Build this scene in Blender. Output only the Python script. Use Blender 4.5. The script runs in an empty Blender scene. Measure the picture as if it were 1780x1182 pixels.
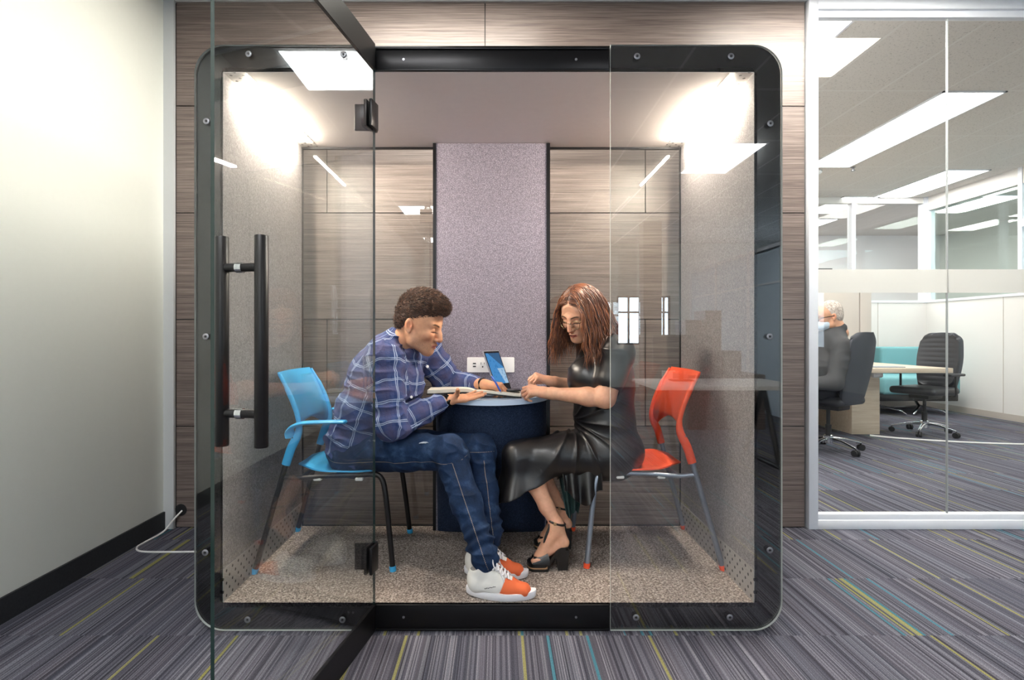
import bpy, bmesh, math, random
import numpy as np
from mathutils import Vector, Matrix, noise
random.seed(7)
C = bpy.context.scene.collection
sc = bpy.context.scene

# ---------------------------------------------------------------- camera, exposure, world
F, CX, CY, EYE, CAMY = 950.0, 866.0, 582.0, 1.174, -2.174
cam = bpy.data.objects.new('camera', bpy.data.cameras.new('camera')); C.objects.link(cam)
cam.location = (0, CAMY, EYE); cam.rotation_euler = (math.pi/2, 0, 0)
cam.data.sensor_width = 36; cam.data.lens = 36*F/1780
cam.data.shift_x = (890-CX)/1780; cam.data.shift_y = -(591-CY)/1780
cam.data.clip_start = 0.02; cam.data.clip_end = 100
sc.camera = cam
sc.view_settings.view_transform = 'Standard'; sc.view_settings.look = 'None'
sc.view_settings.exposure = 0.0; sc.view_settings.gamma = 1.0
sc.view_settings.use_curve_mapping = False
W = bpy.data.worlds.new('daylight'); sc.world = W; W.use_nodes = True
W.node_tree.nodes['Background'].inputs[0].default_value = (0.72, 0.86, 1.0, 1)
W.node_tree.nodes['Background'].inputs[1].default_value = 10.0
cy = sc.cycles
cy.max_bounces = 7; cy.diffuse_bounces = 4; cy.glossy_bounces = 4; cy.transmission_bounces = 6
cy.transparent_max_bounces = 24; cy.sample_clamp_indirect = 6.0; cy.caustics_reflective = False
cy.use_denoising = True

LIGHT_MAIN, LIGHT_NEXT, LED_POD = 27.0, 20.0, 1200.0

def P(px, py, Y):
    """world point seen at photo pixel (px, py) at depth Y"""
    d = Y - CAMY
    return Vector(((px-CX)*d/F, Y, EYE - (py-CY)*d/F))

# ---------------------------------------------------------------- node helpers
def lin(h):
    if isinstance(h, str):
        h = h.lstrip('#'); h = tuple(int(h[i:i+2], 16)/255 for i in (0, 2, 4))
    return tuple((c/12.92 if c <= .04045 else ((c+.055)/1.055)**2.4) for c in h[:3]) + (1,)

class NT:
    def __init__(s, name):
        s.m = bpy.data.materials.new(name); s.m.use_nodes = True
        s.t = s.m.node_tree; s.t.nodes.clear()
        s.out = s.t.nodes.new('ShaderNodeOutputMaterial')
    def n(s, typ, ins=None, **kw):
        nd = s.t.nodes.new('ShaderNode'+typ)
        for k, v in kw.items(): setattr(nd, k, v)
        for k, v in (ins or {}).items(): s.set(nd, k, v)
        return nd
    def set(s, nd, k, v):
        sk = nd.inputs[k]
        if hasattr(v, 'is_output') or isinstance(v, bpy.types.NodeSocket): s.t.links.new(v, sk)
        else: sk.default_value = v
    def math(s, op, a, b=0.0, c=0.0, clamp=False):
        nd = s.n('Math', operation=op, use_clamp=clamp)
        s.set(nd, 0, a); s.set(nd, 1, b)
        if op in ('MULTIPLY_ADD', 'COMPARE', 'SMOOTH_MIN', 'WRAP'): s.set(nd, 2, c)
        return nd.outputs[0]
    def mix(s, f, a, b, bt='MIX'):
        nd = s.n('Mix', data_type='RGBA', blend_type=bt)
        s.set(nd, 0, f); s.set(nd, 6, a); s.set(nd, 7, b)
        return nd.outputs[2]
    def ramp(s, f, stops, interp='LINEAR'):
        nd = s.n('ValToRGB'); cr = nd.color_ramp; cr.interpolation = interp
        while len(cr.elements) < len(stops): cr.elements.new(0.5)
        for e, (p, c) in zip(cr.elements, stops):
            e.position = p; e.color = c if len(c) == 4 else tuple(c)+(1,)
        s.set(nd, 0, f); return nd.outputs[0]
    def pos(s, kind='Object'):
        return s.n('TexCoord').outputs[kind]
    def world(s): return s.n('NewGeometry').outputs['Position']
    def sep(s, v): 
        nd = s.n('SeparateXYZ', {0: v}); return nd.outputs
    def comb(s, x, y, z=0.0): return s.n('CombineXYZ', {0: x, 1: y, 2: z}).outputs[0]
    def noise(s, v, scale, detail=3, rough=.55):
        return s.n('TexNoise', {'Vector': v, 'Scale': scale, 'Detail': detail, 'Roughness': rough}).outputs[0]
    def scl(s, v, k):
        return s.n('VectorMath', {0: v, 1: k}, operation='MULTIPLY').outputs[0]
    def bump(s, h, strength=.3, dist=.002):
        return s.n('Bump', {'Height': h, 'Strength': strength, 'Distance': dist}).outputs[0]
    def pbsdf(s, col, rough=.5, metal=0.0, normal=None, **kw):
        nd = s.n('BsdfPrincipled', {'Base Color': col, 'Roughness': rough, 'Metallic': metal})
        if normal is not None: s.set(nd, 'Normal', normal)
        for k, v in kw.items(): s.set(nd, k.replace('_', ' '), v)
        return nd.outputs[0]
    def done(s, sh): s.t.links.new(sh, s.out.inputs[0]); return s.m

def simple(name, col, rough=.5, metal=0.0, var=.06, vs=30, bump=.0, bs=200, **kw):
    t = NT(name); c = lin(col); p = t.pos()
    nz = t.noise(p, vs, 4)
    d = tuple(x*(1-var*2) for x in c[:3])+(1,)
    cc = t.mix(nz, d, tuple(min(1, x*(1+var)) for x in c[:3])+(1,))
    nrm = t.bump(t.noise(p, bs, 3), bump, .001) if bump else None
    return t.done(t.pbsdf(cc, rough, metal, nrm, **kw))

def emis(name, col, st):
    t = NT(name); return t.done(t.n('Emission', {0: lin(col), 1: st}).outputs[0])

def glass_mat(name, tint=(.975, .99, .985, 1), f0=.04, rough=0.0):
    t = NT(name); g = t.n('NewGeometry')
    dt = t.n('VectorMath', {0: g.outputs['Normal'], 1: g.outputs['Incoming']}, operation='DOT_PRODUCT').outputs['Value']
    c = t.math('ABSOLUTE', dt); k = t.math('POWER', t.math('SUBTRACT', 1.0, c, clamp=True), 5.0)
    fr = t.math('MULTIPLY_ADD', k, 1-f0, f0)
    tr = t.n('BsdfTransparent', {0: tint}).outputs[0]
    gl = t.n('BsdfGlossy', {'Color': (1, 1, 1, 1), 'Roughness': rough}).outputs[0]
    return t.done(t.n('MixShader', {0: fr, 1: tr, 2: gl}).outputs[0])

# ---------------------------------------------------------------- mesh helpers
class MB:
    def __init__(s): s.v = []; s.f = []; s.m = []; s.sm = []
    def add(s, vs, fs, mi=0, smooth=False):
        o = len(s.v); s.v += [tuple(v) for v in vs]
        for f in fs: s.f.append(tuple(i+o for i in f)); s.m.append(mi); s.sm.append(smooth)
        return s
    def box(s, lo, hi, mi=0, M=None):
        x0, y0, z0 = lo; x1, y1, z1 = hi
        vs = [Vector(p) for p in ((x0,y0,z0),(x1,y0,z0),(x1,y1,z0),(x0,y1,z0),(x0,y0,z1),(x1,y0,z1),(x1,y1,z1),(x0,y1,z1))]
        if M is not None: vs = [M @ v for v in vs]
        return s.add(vs, [(0,3,2,1),(4,5,6,7),(0,1,5,4),(1,2,6,5),(2,3,7,6),(3,0,4,7)], mi)
    def rbox(s, lo, hi, r=.004, mi=0, M=None, seg=2):
        bm = bmesh.new(); bmesh.ops.create_cube(bm, size=1)
        for v in bm.verts: v.co = Vector([(lo[i]+hi[i])/2 + v.co[i]*(hi[i]-lo[i]) for i in range(3)])
        bmesh.ops.bevel(bm, geom=bm.edges[:], offset=r, segments=seg, affect='EDGES', profile=.5)
        if M is not None: bm.transform(M)
        bm.verts.index_update()
        s.add([v.co.copy() for v in bm.verts], [[v.index for v in f.verts] for f in bm.faces], mi, True); bm.free(); return s
    def tube(s, pts, r, n=12, mi=0, caps=True, flat=None):
        """swept tube; r number or list; flat=(normal vector, factor) squashes the section"""
        pts = [Vector(p) for p in pts]; k = len(pts)
        rs = r if isinstance(r, (list, tuple)) else [r]*k
        T = [((pts[min(i+1, k-1)]-pts[max(i-1, 0)]).normalized()) for i in range(k)]
        u = T[0].orthogonal().normalized()
        if flat: 
            u = Vector(flat[0]); u = (u - T[0]*u.dot(T[0])).normalized()
        vs = []
        for i in range(k):
            if flat: u = Vector(flat[0])
            u = (u - T[i]*u.dot(T[i])).normalized(); w = T[i].cross(u)
            a = flat[1] if flat else 1.0
            for j in range(n):
                t = 2*math.pi*j/n; vs.append(pts[i] + u*math.cos(t)*rs[i]*a + w*math.sin(t)*rs[i])
        fs = [(i*n+j, i*n+(j+1)%n, (i+1)*n+(j+1)%n, (i+1)*n+j) for i in range(k-1) for j in range(n)]
        if caps: fs += [tuple(range(n-1, -1, -1)), tuple((k-1)*n+j for j in range(n))]
        return s.add(vs, fs, mi, True)
    def lathe(s, prof, n=24, mi=0, M=None):
        vs = []; k = len(prof)
        for r, z in prof:
            for j in range(n): vs.append(Vector((r*math.cos(2*math.pi*j/n), r*math.sin(2*math.pi*j/n), z)))
        if M is not None: vs = [M @ v for v in vs]
        fs = [(i*n+j, i*n+(j+1)%n, (i+1)*n+(j+1)%n, (i+1)*n+j) for i in range(k-1) for j in range(n)]
        fs += [tuple(range(n-1, -1, -1)), tuple((k-1)*n+j for j in range(n))]
        return s.add(vs, fs, mi, True)
    def prism(s, poly, lo, hi, axis='Y', mi=0, smooth=False):
        """2-D polygon extruded; axis Y: poly is (x,z)"""
        def mk(a, b, h): return {'Y': (a, h, b), 'Z': (a, b, h), 'X': (h, a, b)}[axis]
        k = len(poly); vs = [mk(a, b, lo) for a, b in poly] + [mk(a, b, hi) for a, b in poly]
        fs = [tuple(range(k)), tuple(range(2*k-1, k-1, -1))] + [(i, k+i, k+(i+1)%k, (i+1)%k) for i in range(k)]
        return s.add(vs, fs, mi, smooth)
    def grid(s, G, th=.003, mi=0, nrm=None):
        """rows x cols of points, thickened"""
        R, K = len(G), len(G[0]); A = [[Vector(p) for p in row] for row in G]
        N = [[None]*K for _ in range(R)]
        for i in range(R):
            for j in range(K):
                a = A[min(i+1, R-1)][j]-A[max(i-1, 0)][j]; b = A[i][min(j+1, K-1)]-A[i][max(j-1, 0)]
                N[i][j] = a.cross(b).normalized()*th/2
        vs = [A[i][j]+N[i][j] for i in range(R) for j in range(K)] + [A[i][j]-N[i][j] for i in range(R) for j in range(K)]
        o = R*K; fs = []
        for i in range(R-1):
            for j in range(K-1):
                a, b, c, d = i*K+j, i*K+j+1, (i+1)*K+j+1, (i+1)*K+j
                fs += [(a, b, c, d), (o+d, o+c, o+b, o+a)]
        for i in range(R-1):
            fs += [(i*K, (i+1)*K, o+(i+1)*K, o+i*K), (i*K+K-1, o+i*K+K-1, o+(i+1)*K+K-1, (i+1)*K+K-1)]
        for j in range(K-1):
            fs += [(j, o+j, o+j+1, j+1), ((R-1)*K+j, (R-1)*K+j+1, o+(R-1)*K+j+1, o+(R-1)*K+j)]
        return s.add(vs, fs, mi, True)
    def build(s, name, mats, parent=None, fixn=True):
        me = bpy.data.meshes.new(name); me.from_pydata(s.v, [], s.f)
        if not isinstance(mats, (list, tuple)): mats = [mats]
        for m in mats: me.materials.append(m)
        me.polygons.foreach_set('material_index', s.m); me.polygons.foreach_set('use_smooth', s.sm)
        if fixn:
            bm = bmesh.new(); bm.from_mesh(me); bmesh.ops.recalc_face_normals(bm, faces=bm.faces[:]); bm.to_mesh(me); bm.free()
        me.update()
        try: me.set_sharp_from_angle(angle=math.radians(42))
        except Exception: pass
        o = bpy.data.objects.new(name, me); C.objects.link(o)
        if parent is not None: o.parent = parent
        return o

def tag(o, label=None, cat=None, group=None, kind=None):
    if label: o['label'] = label
    if cat: o['category'] = cat
    if group: o['group'] = group
    if kind: o['kind'] = kind
    return o
def thing(name, label, cat, loc=(0, 0, 0), rz=0, group=None):
    o = bpy.data.objects.new(name, None); C.objects.link(o)
    o.location = loc; o.rotation_euler = (0, 0, rz); o.empty_display_size = .1
    return tag(o, label, cat, group)
def kids(o): return [c for c in bpy.data.objects if c.parent == o]
def copy_tree(o, parent=None):
    c = o.copy(); C.objects.link(c); c.parent = parent
    for ch in kids(o): copy_tree(ch, c)
    return c
def box(name, lo, hi, m, parent=None, r=0, kind=None):
    b = MB(); b.rbox(lo, hi, r) if r else b.box(lo, hi)
    o = b.build(name, m, parent)
    if kind: o['kind'] = kind
    return o
def smoothpath(pts, n=8):
    """Catmull-Rom through pts"""
    pts = [Vector(p) for p in pts]; Q = [2*pts[0]-pts[1]]+pts+[2*pts[-1]-pts[-2]]; out = []
    for i in range(1, len(Q)-2):
        p0, p1, p2, p3 = Q[i-1:i+3]
        for k in range(n):
            t = k/n; out.append(.5*((2*p1)+(p2-p0)*t+(2*p0-5*p1+4*p2-p3)*t*t+(3*p1-p0-3*p2+p3)*t**3))
    return out+[pts[-1]]
def rrect(x0, z0, x1, z1, rs, n=8):
    """rounded rectangle, radii for corners (x0z0, x1z0, x1z1, x0z1), counter-clockwise"""
    out = []
    for (cx, cz, a0, r) in ((x0+rs[0], z0+rs[0], 180, rs[0]), (x1-rs[1], z0+rs[1], 270, rs[1]), (x1-rs[2], z1-rs[2], 0, rs[2]), (x0+rs[3], z1-rs[3], 90, rs[3])):
        if r <= 0: out.append((cx, cz)); continue
        for k in range(n+1):
            a = math.radians(a0+90*k/n); out.append((cx+r*math.cos(a), cz+r*math.sin(a)))
    return out
# ---------------------------------------------------------------- materials
M = {}
def carpet_striped():
    t = NT('striped_carpet'); x, y, z = t.sep(t.world())
    ty = t.math('FLOOR', t.math('DIVIDE', t.math('ADD', y, .04), .5)); tx = t.math('FLOOR', t.math('DIVIDE', x, .5))
    def wn(w, seed, along=1):
        c = t.math('FLOOR', t.math('DIVIDE', x, w))
        v = t.comb(c, t.math('ADD', t.math('MULTIPLY', ty, along), seed), t.math('MULTIPLY', tx, 3.7))
        return t.n('TexWhiteNoise', {'Vector': v}, noise_dimensions='3D').outputs['Value']
    fine = wn(.0045, 1.3); mid = wn(.016, 5.1); wide = wn(.07, 9.7)
    base = t.ramp(fine, [(0, lin('#212129')), (.22, lin('#3e3e49')), (.5, lin('#60606d')), (.8, lin('#7b7b87')), (1, lin('#a0a0aa'))])
    c = t.mix(.38, base, t.ramp(mid, [(0, lin('#1f1f28')), (.5, lin('#595a68')), (1, lin('#807f8a'))]))
    c = t.mix(.18, c, t.ramp(wide, [(0, lin('#454b57')), (1, lin('#6a6069'))]))
    acc = wn(.011, 21.0); ac2 = t.noise(t.scl(t.world(), (1, 1, 1)), 3.0, 1)
    yel = t.math('GREATER_THAN', acc, .979); tea = t.math('LESS_THAN', acc, .018)
    c = t.mix(t.math('MULTIPLY', yel, .7), c, lin('#a09c55')); c = t.mix(t.math('MULTIPLY', tea, .7), c, lin('#3f8a9c'))
    sp = t.noise(t.scl(t.world(), (1, .5, 1)), 420, 2, .7)
    c = t.mix(1.0, c, t.ramp(sp, [(.28, (.45, .45, .45)), (.5, (.95, .95, .95)), (.72, (1.5, 1.5, 1.5))]), 'MULTIPLY')
    nr = t.bump(t.math('ADD', sp, t.math('MULTIPLY', fine, .6)), .5, .004)
    return t.done(t.pbsdf(c, .95, 0, nr, Specular_IOR_Level=.15))
M['carpet'] = carpet_striped()
def speckle(name, cols, scale, bump=.5, dist=.003, rough=.95, sc3=(1, 1, 1), big=0.0):
    t = NT(name); p = t.scl(t.world(), sc3)
    a = t.noise(p, scale, 3, .75); b = t.noise(p, scale*.35, 2, .6)
    c = t.ramp(a, [(.30, lin(cols[0])), (.5, lin(cols[1])), (.70, lin(cols[2]))])
    c = t.mix(1.0, c, t.ramp(b, [(.3, (.82, .82, .82)), (.7, (1.12, 1.12, 1.12))]), 'MULTIPLY')
    return t.done(t.pbsdf(c, rough, 0, t.bump(a, bump, dist), Specular_IOR_Level=.15))
M['pod_carpet'] = speckle('speckled_loop_carpet', ('#3a322d', '#938780', '#e2d8cf'), 120, .9, .006)
M['felt'] = speckle('grey_felt', ('#6c696c', '#918d8f', '#bab5b4'), 260, .35, .0015)
M['felt_col'] = speckle('mottled_lilac_felt', ('#56515d', '#827c88', '#b5aeb9'), 190, .35, .0015)
M['felt_navy'] = speckle('navy_felt', ('#192230', '#27334a', '#3d4a62'), 260, .35, .0015)
def woodm():
    t = NT('grey_striated_laminate'); p = t.world()
    a = t.noise(t.scl(p, (1.4, 1, 120)), 1.0, 6, .7); b = t.noise(t.scl(p, (4, 1, 420)), 1.0, 3, .6)
    g = t.noise(t.scl(p, (.6, 1, 22)), 1.0, 3)
    c = t.ramp(a, [(.30, lin('#3b302d')), (.45, lin('#5c4e49')), (.58, lin('#796b65')), (.72, lin('#978a83'))])
    c = t.mix(.35, c, t.ramp(b, [(.35, lin('#3a2f2b')), (.65, lin('#9f928b'))]))
    c = t.mix(1.0, c, t.ramp(g, [(.3, (.88, .88, .88)), (.7, (1.1, 1.1, 1.1))]), 'MULTIPLY')
    return t.done(t.pbsdf(c, .42, 0, t.bump(b, .15, .001)))
M['wood'] = woodm()
def pale_wood():
    t = NT('pale_wood'); a = t.noise(t.scl(t.world(), (2, 30, 30)), 1.5, 4, .6)
    return t.done(t.pbsdf(t.ramp(a, [(.3, lin('#d2bda4')), (.7, lin('#e6d6c1'))]), .4))
M['pale_wood'] = pale_wood()
M['wall'] = simple('white_painted_wall', '#e9ebe3', .75, var=.01, bump=.08, bs=300)
M['wall_next'] = simple('warm_white_wall', '#ece9e6', .75, var=.01)
M['beige'] = simple('beige_laminate', '#c9c0b7', .5, var=.01)
M['alu'] = simple('white_aluminium', '#f2f5fc', .4, .0, var=.01)
M['trim'] = simple('pale_grey_trim', '#cfd1d2', .45, .1, var=.01)
M['skirt'] = simple('black_rubber_skirting', '#2b2d31', .8, var=.3, vs=120, bump=.4)
M['black_gloss'] = simple('black_back_painted', '#0a0a0b', .12, var=.02)
M['black_bar'] = simple('black_satin_metal', '#1b1a1c', .32, .5, var=.03)
M['black_metal'] = simple('black_powder_coat', '#1c1a1b', .38, .3, var=.03)
M['black_plastic'] = simple('black_plastic', '#1b1b1d', .5, var=.05)
M['screw'] = simple('dark_steel_screw', '#97979c', .35, .8)
M['chrome'] = simple('polished_aluminium', '#dfe2e6', .14, 1.0, var=.02)
M['grey_metal'] = simple('silver_grey_metal', '#8f98a6', .35, .7, var=.03)
M['white_pl'] = simple('white_plastic', '#f0eeec', .4, var=.01)
M['blue_pl'] = simple('sky_blue_plastic', '#42b4f0', .42, var=.02)
M['orange_pl'] = simple('orange_plastic', '#f75a33', .42, var=.02)
M['shell'] = simple('charcoal_shell', '#2a2a2d', .5)
M['glass'] = glass_mat('clear_glass', (.975, .985, .982, 1))
M['glass_r'] = glass_mat('clear_glass_panel', (.97, .98, .978, 1), .09)
M['glass_w'] = glass_mat('partition_glass', (.985, .99, .985, 1), .02)
M['glass_g'] = glass_mat('green_tinted_glass', (.86, .93, .90, 1), .05)
M['glass_edge'] = simple('green_glass_edge', '#20322f', .12, .0, var=.05)
M['glass_edge_lt'] = simple('pale_glass_edge', '#e4eae6', .15, .0, var=.02)
M['light_panel'] = emis('troffer_diffuser', '#ffffff', LIGHT_MAIN)
M['light_top'] = emis('wall_side_diffuser', '#fffaee', LIGHT_MAIN*1.7)
M['light_next'] = emis('office_diffuser', '#fffdf8', LIGHT_NEXT)
M['led'] = emis('led_line', '#fff1de', LED_POD)
def frost():
    t = NT('frosted_film'); d = t.n('BsdfDiffuse', {0: lin('#e9e8e4')}).outputs[0]
    tl = t.n('BsdfTranslucent', {0: lin('#f3f2ee')}).outputs[0]; tr = t.n('BsdfTransparent', {0: (1, 1, 1, 1)}).outputs[0]
    a = t.n('MixShader', {0: .5, 1: d, 2: tl}).outputs[0]
    return t.done(t.n('MixShader', {0: .12, 1: a, 2: tr}).outputs[0])
M['frost'] = frost()
def ceil_tile(name, w, h, ox, oy, col='#c3bdb7'):
    t = NT(name); x, y, z = t.sep(t.world())
    def line(c, o, s):
        f = t.math('FRACT', t.math('DIVIDE', t.math('SUBTRACT', c, o), s))
        return t.math('LESS_THAN', t.math('ABSOLUTE', t.math('SUBTRACT', f, .5)), .5-.011/s)
    k = t.math('MULTIPLY', line(x, ox, w), line(y, oy, h))
    sp = t.noise(t.world(), 60, 3, .8); dots = t.ramp(sp, [(.34, (.55, .55, .55)), (.42, (1, 1, 1))])
    c = t.mix(1.0, lin(col), dots, 'MULTIPLY'); c = t.mix(k, lin('#dedbd7'), c)
    return t.done(t.pbsdf(c, .9, 0, t.bump(sp, .2, .002)))
M['ceil'] = ceil_tile('ceiling_tile', .6, 1.2, -1.6, -2.4, '#b5b1ad')
M['ceil_next'] = ceil_tile('office_ceiling_tile', .59, 1.14, 4.10, 2.856, '#d9d4cf')
def perf(name, plane, col, strip=None):
    """perforated metal strip: staggered dark dots; plane 'xy' or 'yz'"""
    t = NT(name); x, y, z = t.sep(t.pos('Object'))
    u, v = (y, x) if plane == 'xy' else (y, z)
    def cell(u, v, s):
        fu = t.math('SUBTRACT', t.math('FRACT', t.math('DIVIDE', u, s)), .5); fv = t.math('SUBTRACT', t.math('FRACT', t.math('DIVIDE', v, s)), .5)
        d = t.math('SQRT', t.math('ADD', t.math('MULTIPLY', fu, fu), t.math('MULTIPLY', fv, fv)))
        return t.math('LESS_THAN', d, .12)
    s = .05
    a = cell(u, v, s); b = cell(t.math('ADD', u, s/2), t.math('ADD', v, s/2), s)
    k = t.math('MAXIMUM', a, b)
    return t.done(t.pbsdf(t.mix(k, lin(col), lin('#1a1918')), .5, 0))
M['perf_c'] = perf('perforated_ceiling_strip', 'xy', '#d9d4d0')
M['perf_w'] = perf('perforated_wall_strip', 'yz', '#a9a5a2')
def mesh_plastic(name, col, ax=('y', 'z'), s=.010, rad=.19):
    """moulded plastic with a staggered grid of round holes"""
    t = NT(name); o = dict(zip('xyz', t.sep(t.pos('Object'))))
    u, v = o[ax[0]], o[ax[1]]
    def cell(u, v):
        fu = t.math('SUBTRACT', t.math('FRACT', t.math('DIVIDE', u, s)), .5); fv = t.math('SUBTRACT', t.math('FRACT', t.math('DIVIDE', v, s)), .5)
        return t.math('LESS_THAN', t.math('SQRT', t.math('ADD', t.math('MULTIPLY', fu, fu), t.math('MULTIPLY', fv, fv))), rad)
    k = t.math('MAXIMUM', cell(u, v), cell(t.math('ADD', u, s/2), t.math('ADD', v, s/2)))
    # keep a solid rim: holes only well inside the panel
    if ax[1] == 'z':
        k = t.math('MULTIPLY', k, t.math('MULTIPLY', t.math('LESS_THAN', t.math('ABSOLUTE', o['y']), .19), t.math('MULTIPLY', t.math('GREATER_THAN', o['z'], .60), t.math('LESS_THAN', o['z'], .865))))
    else:
        k = t.math('MULTIPLY', k, t.math('LESS_THAN', t.math('ADD', t.math('POWER', t.math('DIVIDE', o['y'], .15), 2.0), t.math('POWER', t.math('DIVIDE', t.math('ADD', o['x'], .02), .15), 2.0)), 1.0))
    p = t.pbsdf(lin(col), .42); tr = t.n('BsdfTransparent').outputs[0]
    return t.done(t.n('MixShader', {0: k, 1: p, 2: tr}).outputs[0])
for nm, c in (('blue', '#42b4f0'), ('orange', '#f75a33')):
    M[nm+'_back'] = mesh_plastic(nm+'_perforated_back', c, ('y', 'z')); M[nm+'_seat'] = mesh_plastic(nm+'_perforated_seat', c, ('y', 'x'), .012, .2)
# ---------------------------------------------------------------- the setting
WY = 1.15                       # plane of the laminate wall
def S(o, k='structure'): o['kind'] = k; return o
S(box('floor', (-2.3, -10.3, -.06), (11, 10.5, 0), M['carpet']))
S(box('ceiling', (-2.3, -10.3, 3.22), (7.3, WY+.12, 3.30), M['ceil']))
S(box('ceiling', (1.75, WY+.12, 3.42), (11, 10.5, 3.50), M['ceil_next']))
S(box('wall_left', (-2.125, -10.2, 0), (-2.025, WY+.1, 3.22), M['wall']))
S(box('baseboard_left', (-2.025, -10.2, 0), (-2.013, WY-.002, .105), M['skirt']))
b = MB().box((-2.025, WY-.02, 0), (-1.962, WY+.0, 3.2)); S(b.build('trim_1', M['trim']))
# laminate wall: staggered panels over a dark backing
b = MB().box((-2.02, WY+.012, 0), (1.868, WY+.06, 3.22), 1)
rows = [0.004, .618, 1.268, 1.915, 2.565, 3.20]
for i in range(5):
    base = -1.041 if i % 2 == 1 else -2.009
    if i % 2 == 0: base = -2.016
    seams = [-1.96] + [s for s in (base+1.936*k for k in range(4)) if -1.95 < s < 1.80] + [1.866]
    for a, c in zip(seams[:-1], seams[1:]):
        b.box((a+.003, WY, rows[i]+.003), (c-.003, WY+.014, rows[i+1]-.003), 0)
b.box((-2.02, WY-.012, 3.197), (1.87, WY+.06, 3.222), 2)
S(b.build('wall_back', [M['wood'], M['black_plastic'], M['trim']]))
# glass office front
gx0, gx1 = 1.873, 7.0
b = MB()
b.rbox((gx0, WY-.03, 0), (gx0+.058, WY+.05, 3.22), .004)
b.rbox((gx0+.05, WY-.03, 0.0), (gx1, WY+.05, .055), .004); b.rbox((gx0+.05, WY-.015, .05), (gx1, WY+.035, .088), .003)
b.rbox((gx0+.05, WY-.03, 3.14), (gx1, WY+.05, 3.22), .003); b.rbox((gx0+.05, WY-.01, 3.10), (gx1, WY+.03, 3.145), .003)
S(b.build('window_1', M['alu']))
px2x = lambda p: (p-CX)*(WY-CAMY)/F
xs = [gx0+.055, px2x(1647), px2x(1647)+1.35, px2x(1647)+2.7]
for a, c in zip(xs[:-1], xs[1:]):
    g = MB().box((a+.003, WY, .08), (c-.003, WY+.010, 3.11)); g.build('window_1_pane', M['glass_w'])['kind'] = 'structure'
b = MB()
for x in xs[1:-1]: b.box((x-.0028, WY-.001, .08), (x+.0028, WY+.011, 3.11))
S(b.build('window_1_joint', simple('grey_silicone', '#a9adaf', .6)))
b = MB().box((xs[0], WY-.002, 1.43), (xs[-1], WY-.001, 1.572)); S(b.build('window_1_frosted_band', M['frost']))
S(box('wall_front_header', (1.868, WY+.05, 3.15), (7.2, WY+.12, 3.5), M['wall_next']))
S(box('wall_divider', (1.75, WY+.06, 0), (1.868, 10.5, 3.42), M['wall_next']))
# neighbouring office: low walls with glazing above (right side and far side)
RX, FY = 7.0, 6.75
b = MB().box((RX, WY+.06, 0), (RX+.10, FY+.1, 1.71)); b.box((RX, WY+.06, 3.20), (RX+.10, FY+.1, 3.42))
S(b.build('wall_right', M['wall_next']))
b = MB().box((1.868, FY, 0), (RX, FY+.10, 1.71)); b.box((1.868, FY, 3.32), (RX, FY+.10, 3.42))
S(b.build('wall_far', M['wall_next']))
b = MB()
for y in (WY+.10, 2.2, 3.6, 5.15, FY): b.box((RX-.01, y-.03, 1.71), (RX+.11, y+.03, 3.42))
b.box((RX-.012, WY+.06, 2.62), (RX+.11, 5.18, 2.72)); b.box((RX-.012, WY+.06, 1.70), (RX+.11, FY, 1.735))
S(b.build('window_2', M['alu']))
for y0, y1 in ((WY+.13, 2.17), (2.23, 3.57), (3.63, 5.12), (5.18, FY-.03)):
    S(box('window_2_pane', (RX+.045, y0, 1.735), (RX+.055, y1, 3.20), M['glass_g']))
b = MB()
for x in (1.90, 3.2, 4.5, 5.8, RX-.03): b.box((x-.03, FY-.01, 1.71), (x+.03, FY+.11, 3.42))
b.box((1.9, FY-.012, 1.70), (RX, FY+.11, 1.735)); S(b.build('window_3', M['alu']))
for x0, x1 in ((1.93, 3.17), (3.23, 4.47), (4.53, 5.77), (5.83, RX-.06)):
    S(box('window_3_pane', (x0, FY+.045, 1.735), (x1, FY+.055, 3.32), M['glass_w']))
b = MB().box((RX-.004, WY+.06, 0), (RX, FY, .09)); b.box((1.87, FY-.004, 0), (RX, FY, .09)); S(b.build('baseboard_right', M['beige']))
b = MB()
for y in (2.35, 3.9, 5.4): b.box((RX-.003, y-.004, .09), (RX, y+.004, 1.70))
for x in (5.45, 6.2): b.box((x-.004, FY-.003, .09), (x+.004, FY, 1.70))
b.box((RX-.003, 4.55, .09), (RX-.001, 4.95, 1.70)); S(b.build('trim_2', M['beige']))
# rooms seen through that glazing
S(box('wall_beyond', (10.0, -1, 0), (10.1, 10.5, 3.42), M['wall_next'])); S(box('wall_beyond', (1.8, 10.2, 0), (10, 10.3, 3.42), M['wall_next']))
b = MB()
for y in (2.6, 4.6, 6.4): b.box((9.7, y-.12, 0), (9.95, y+.12, 3.42))
S(b.build('trim_3', M['beige']))
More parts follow.
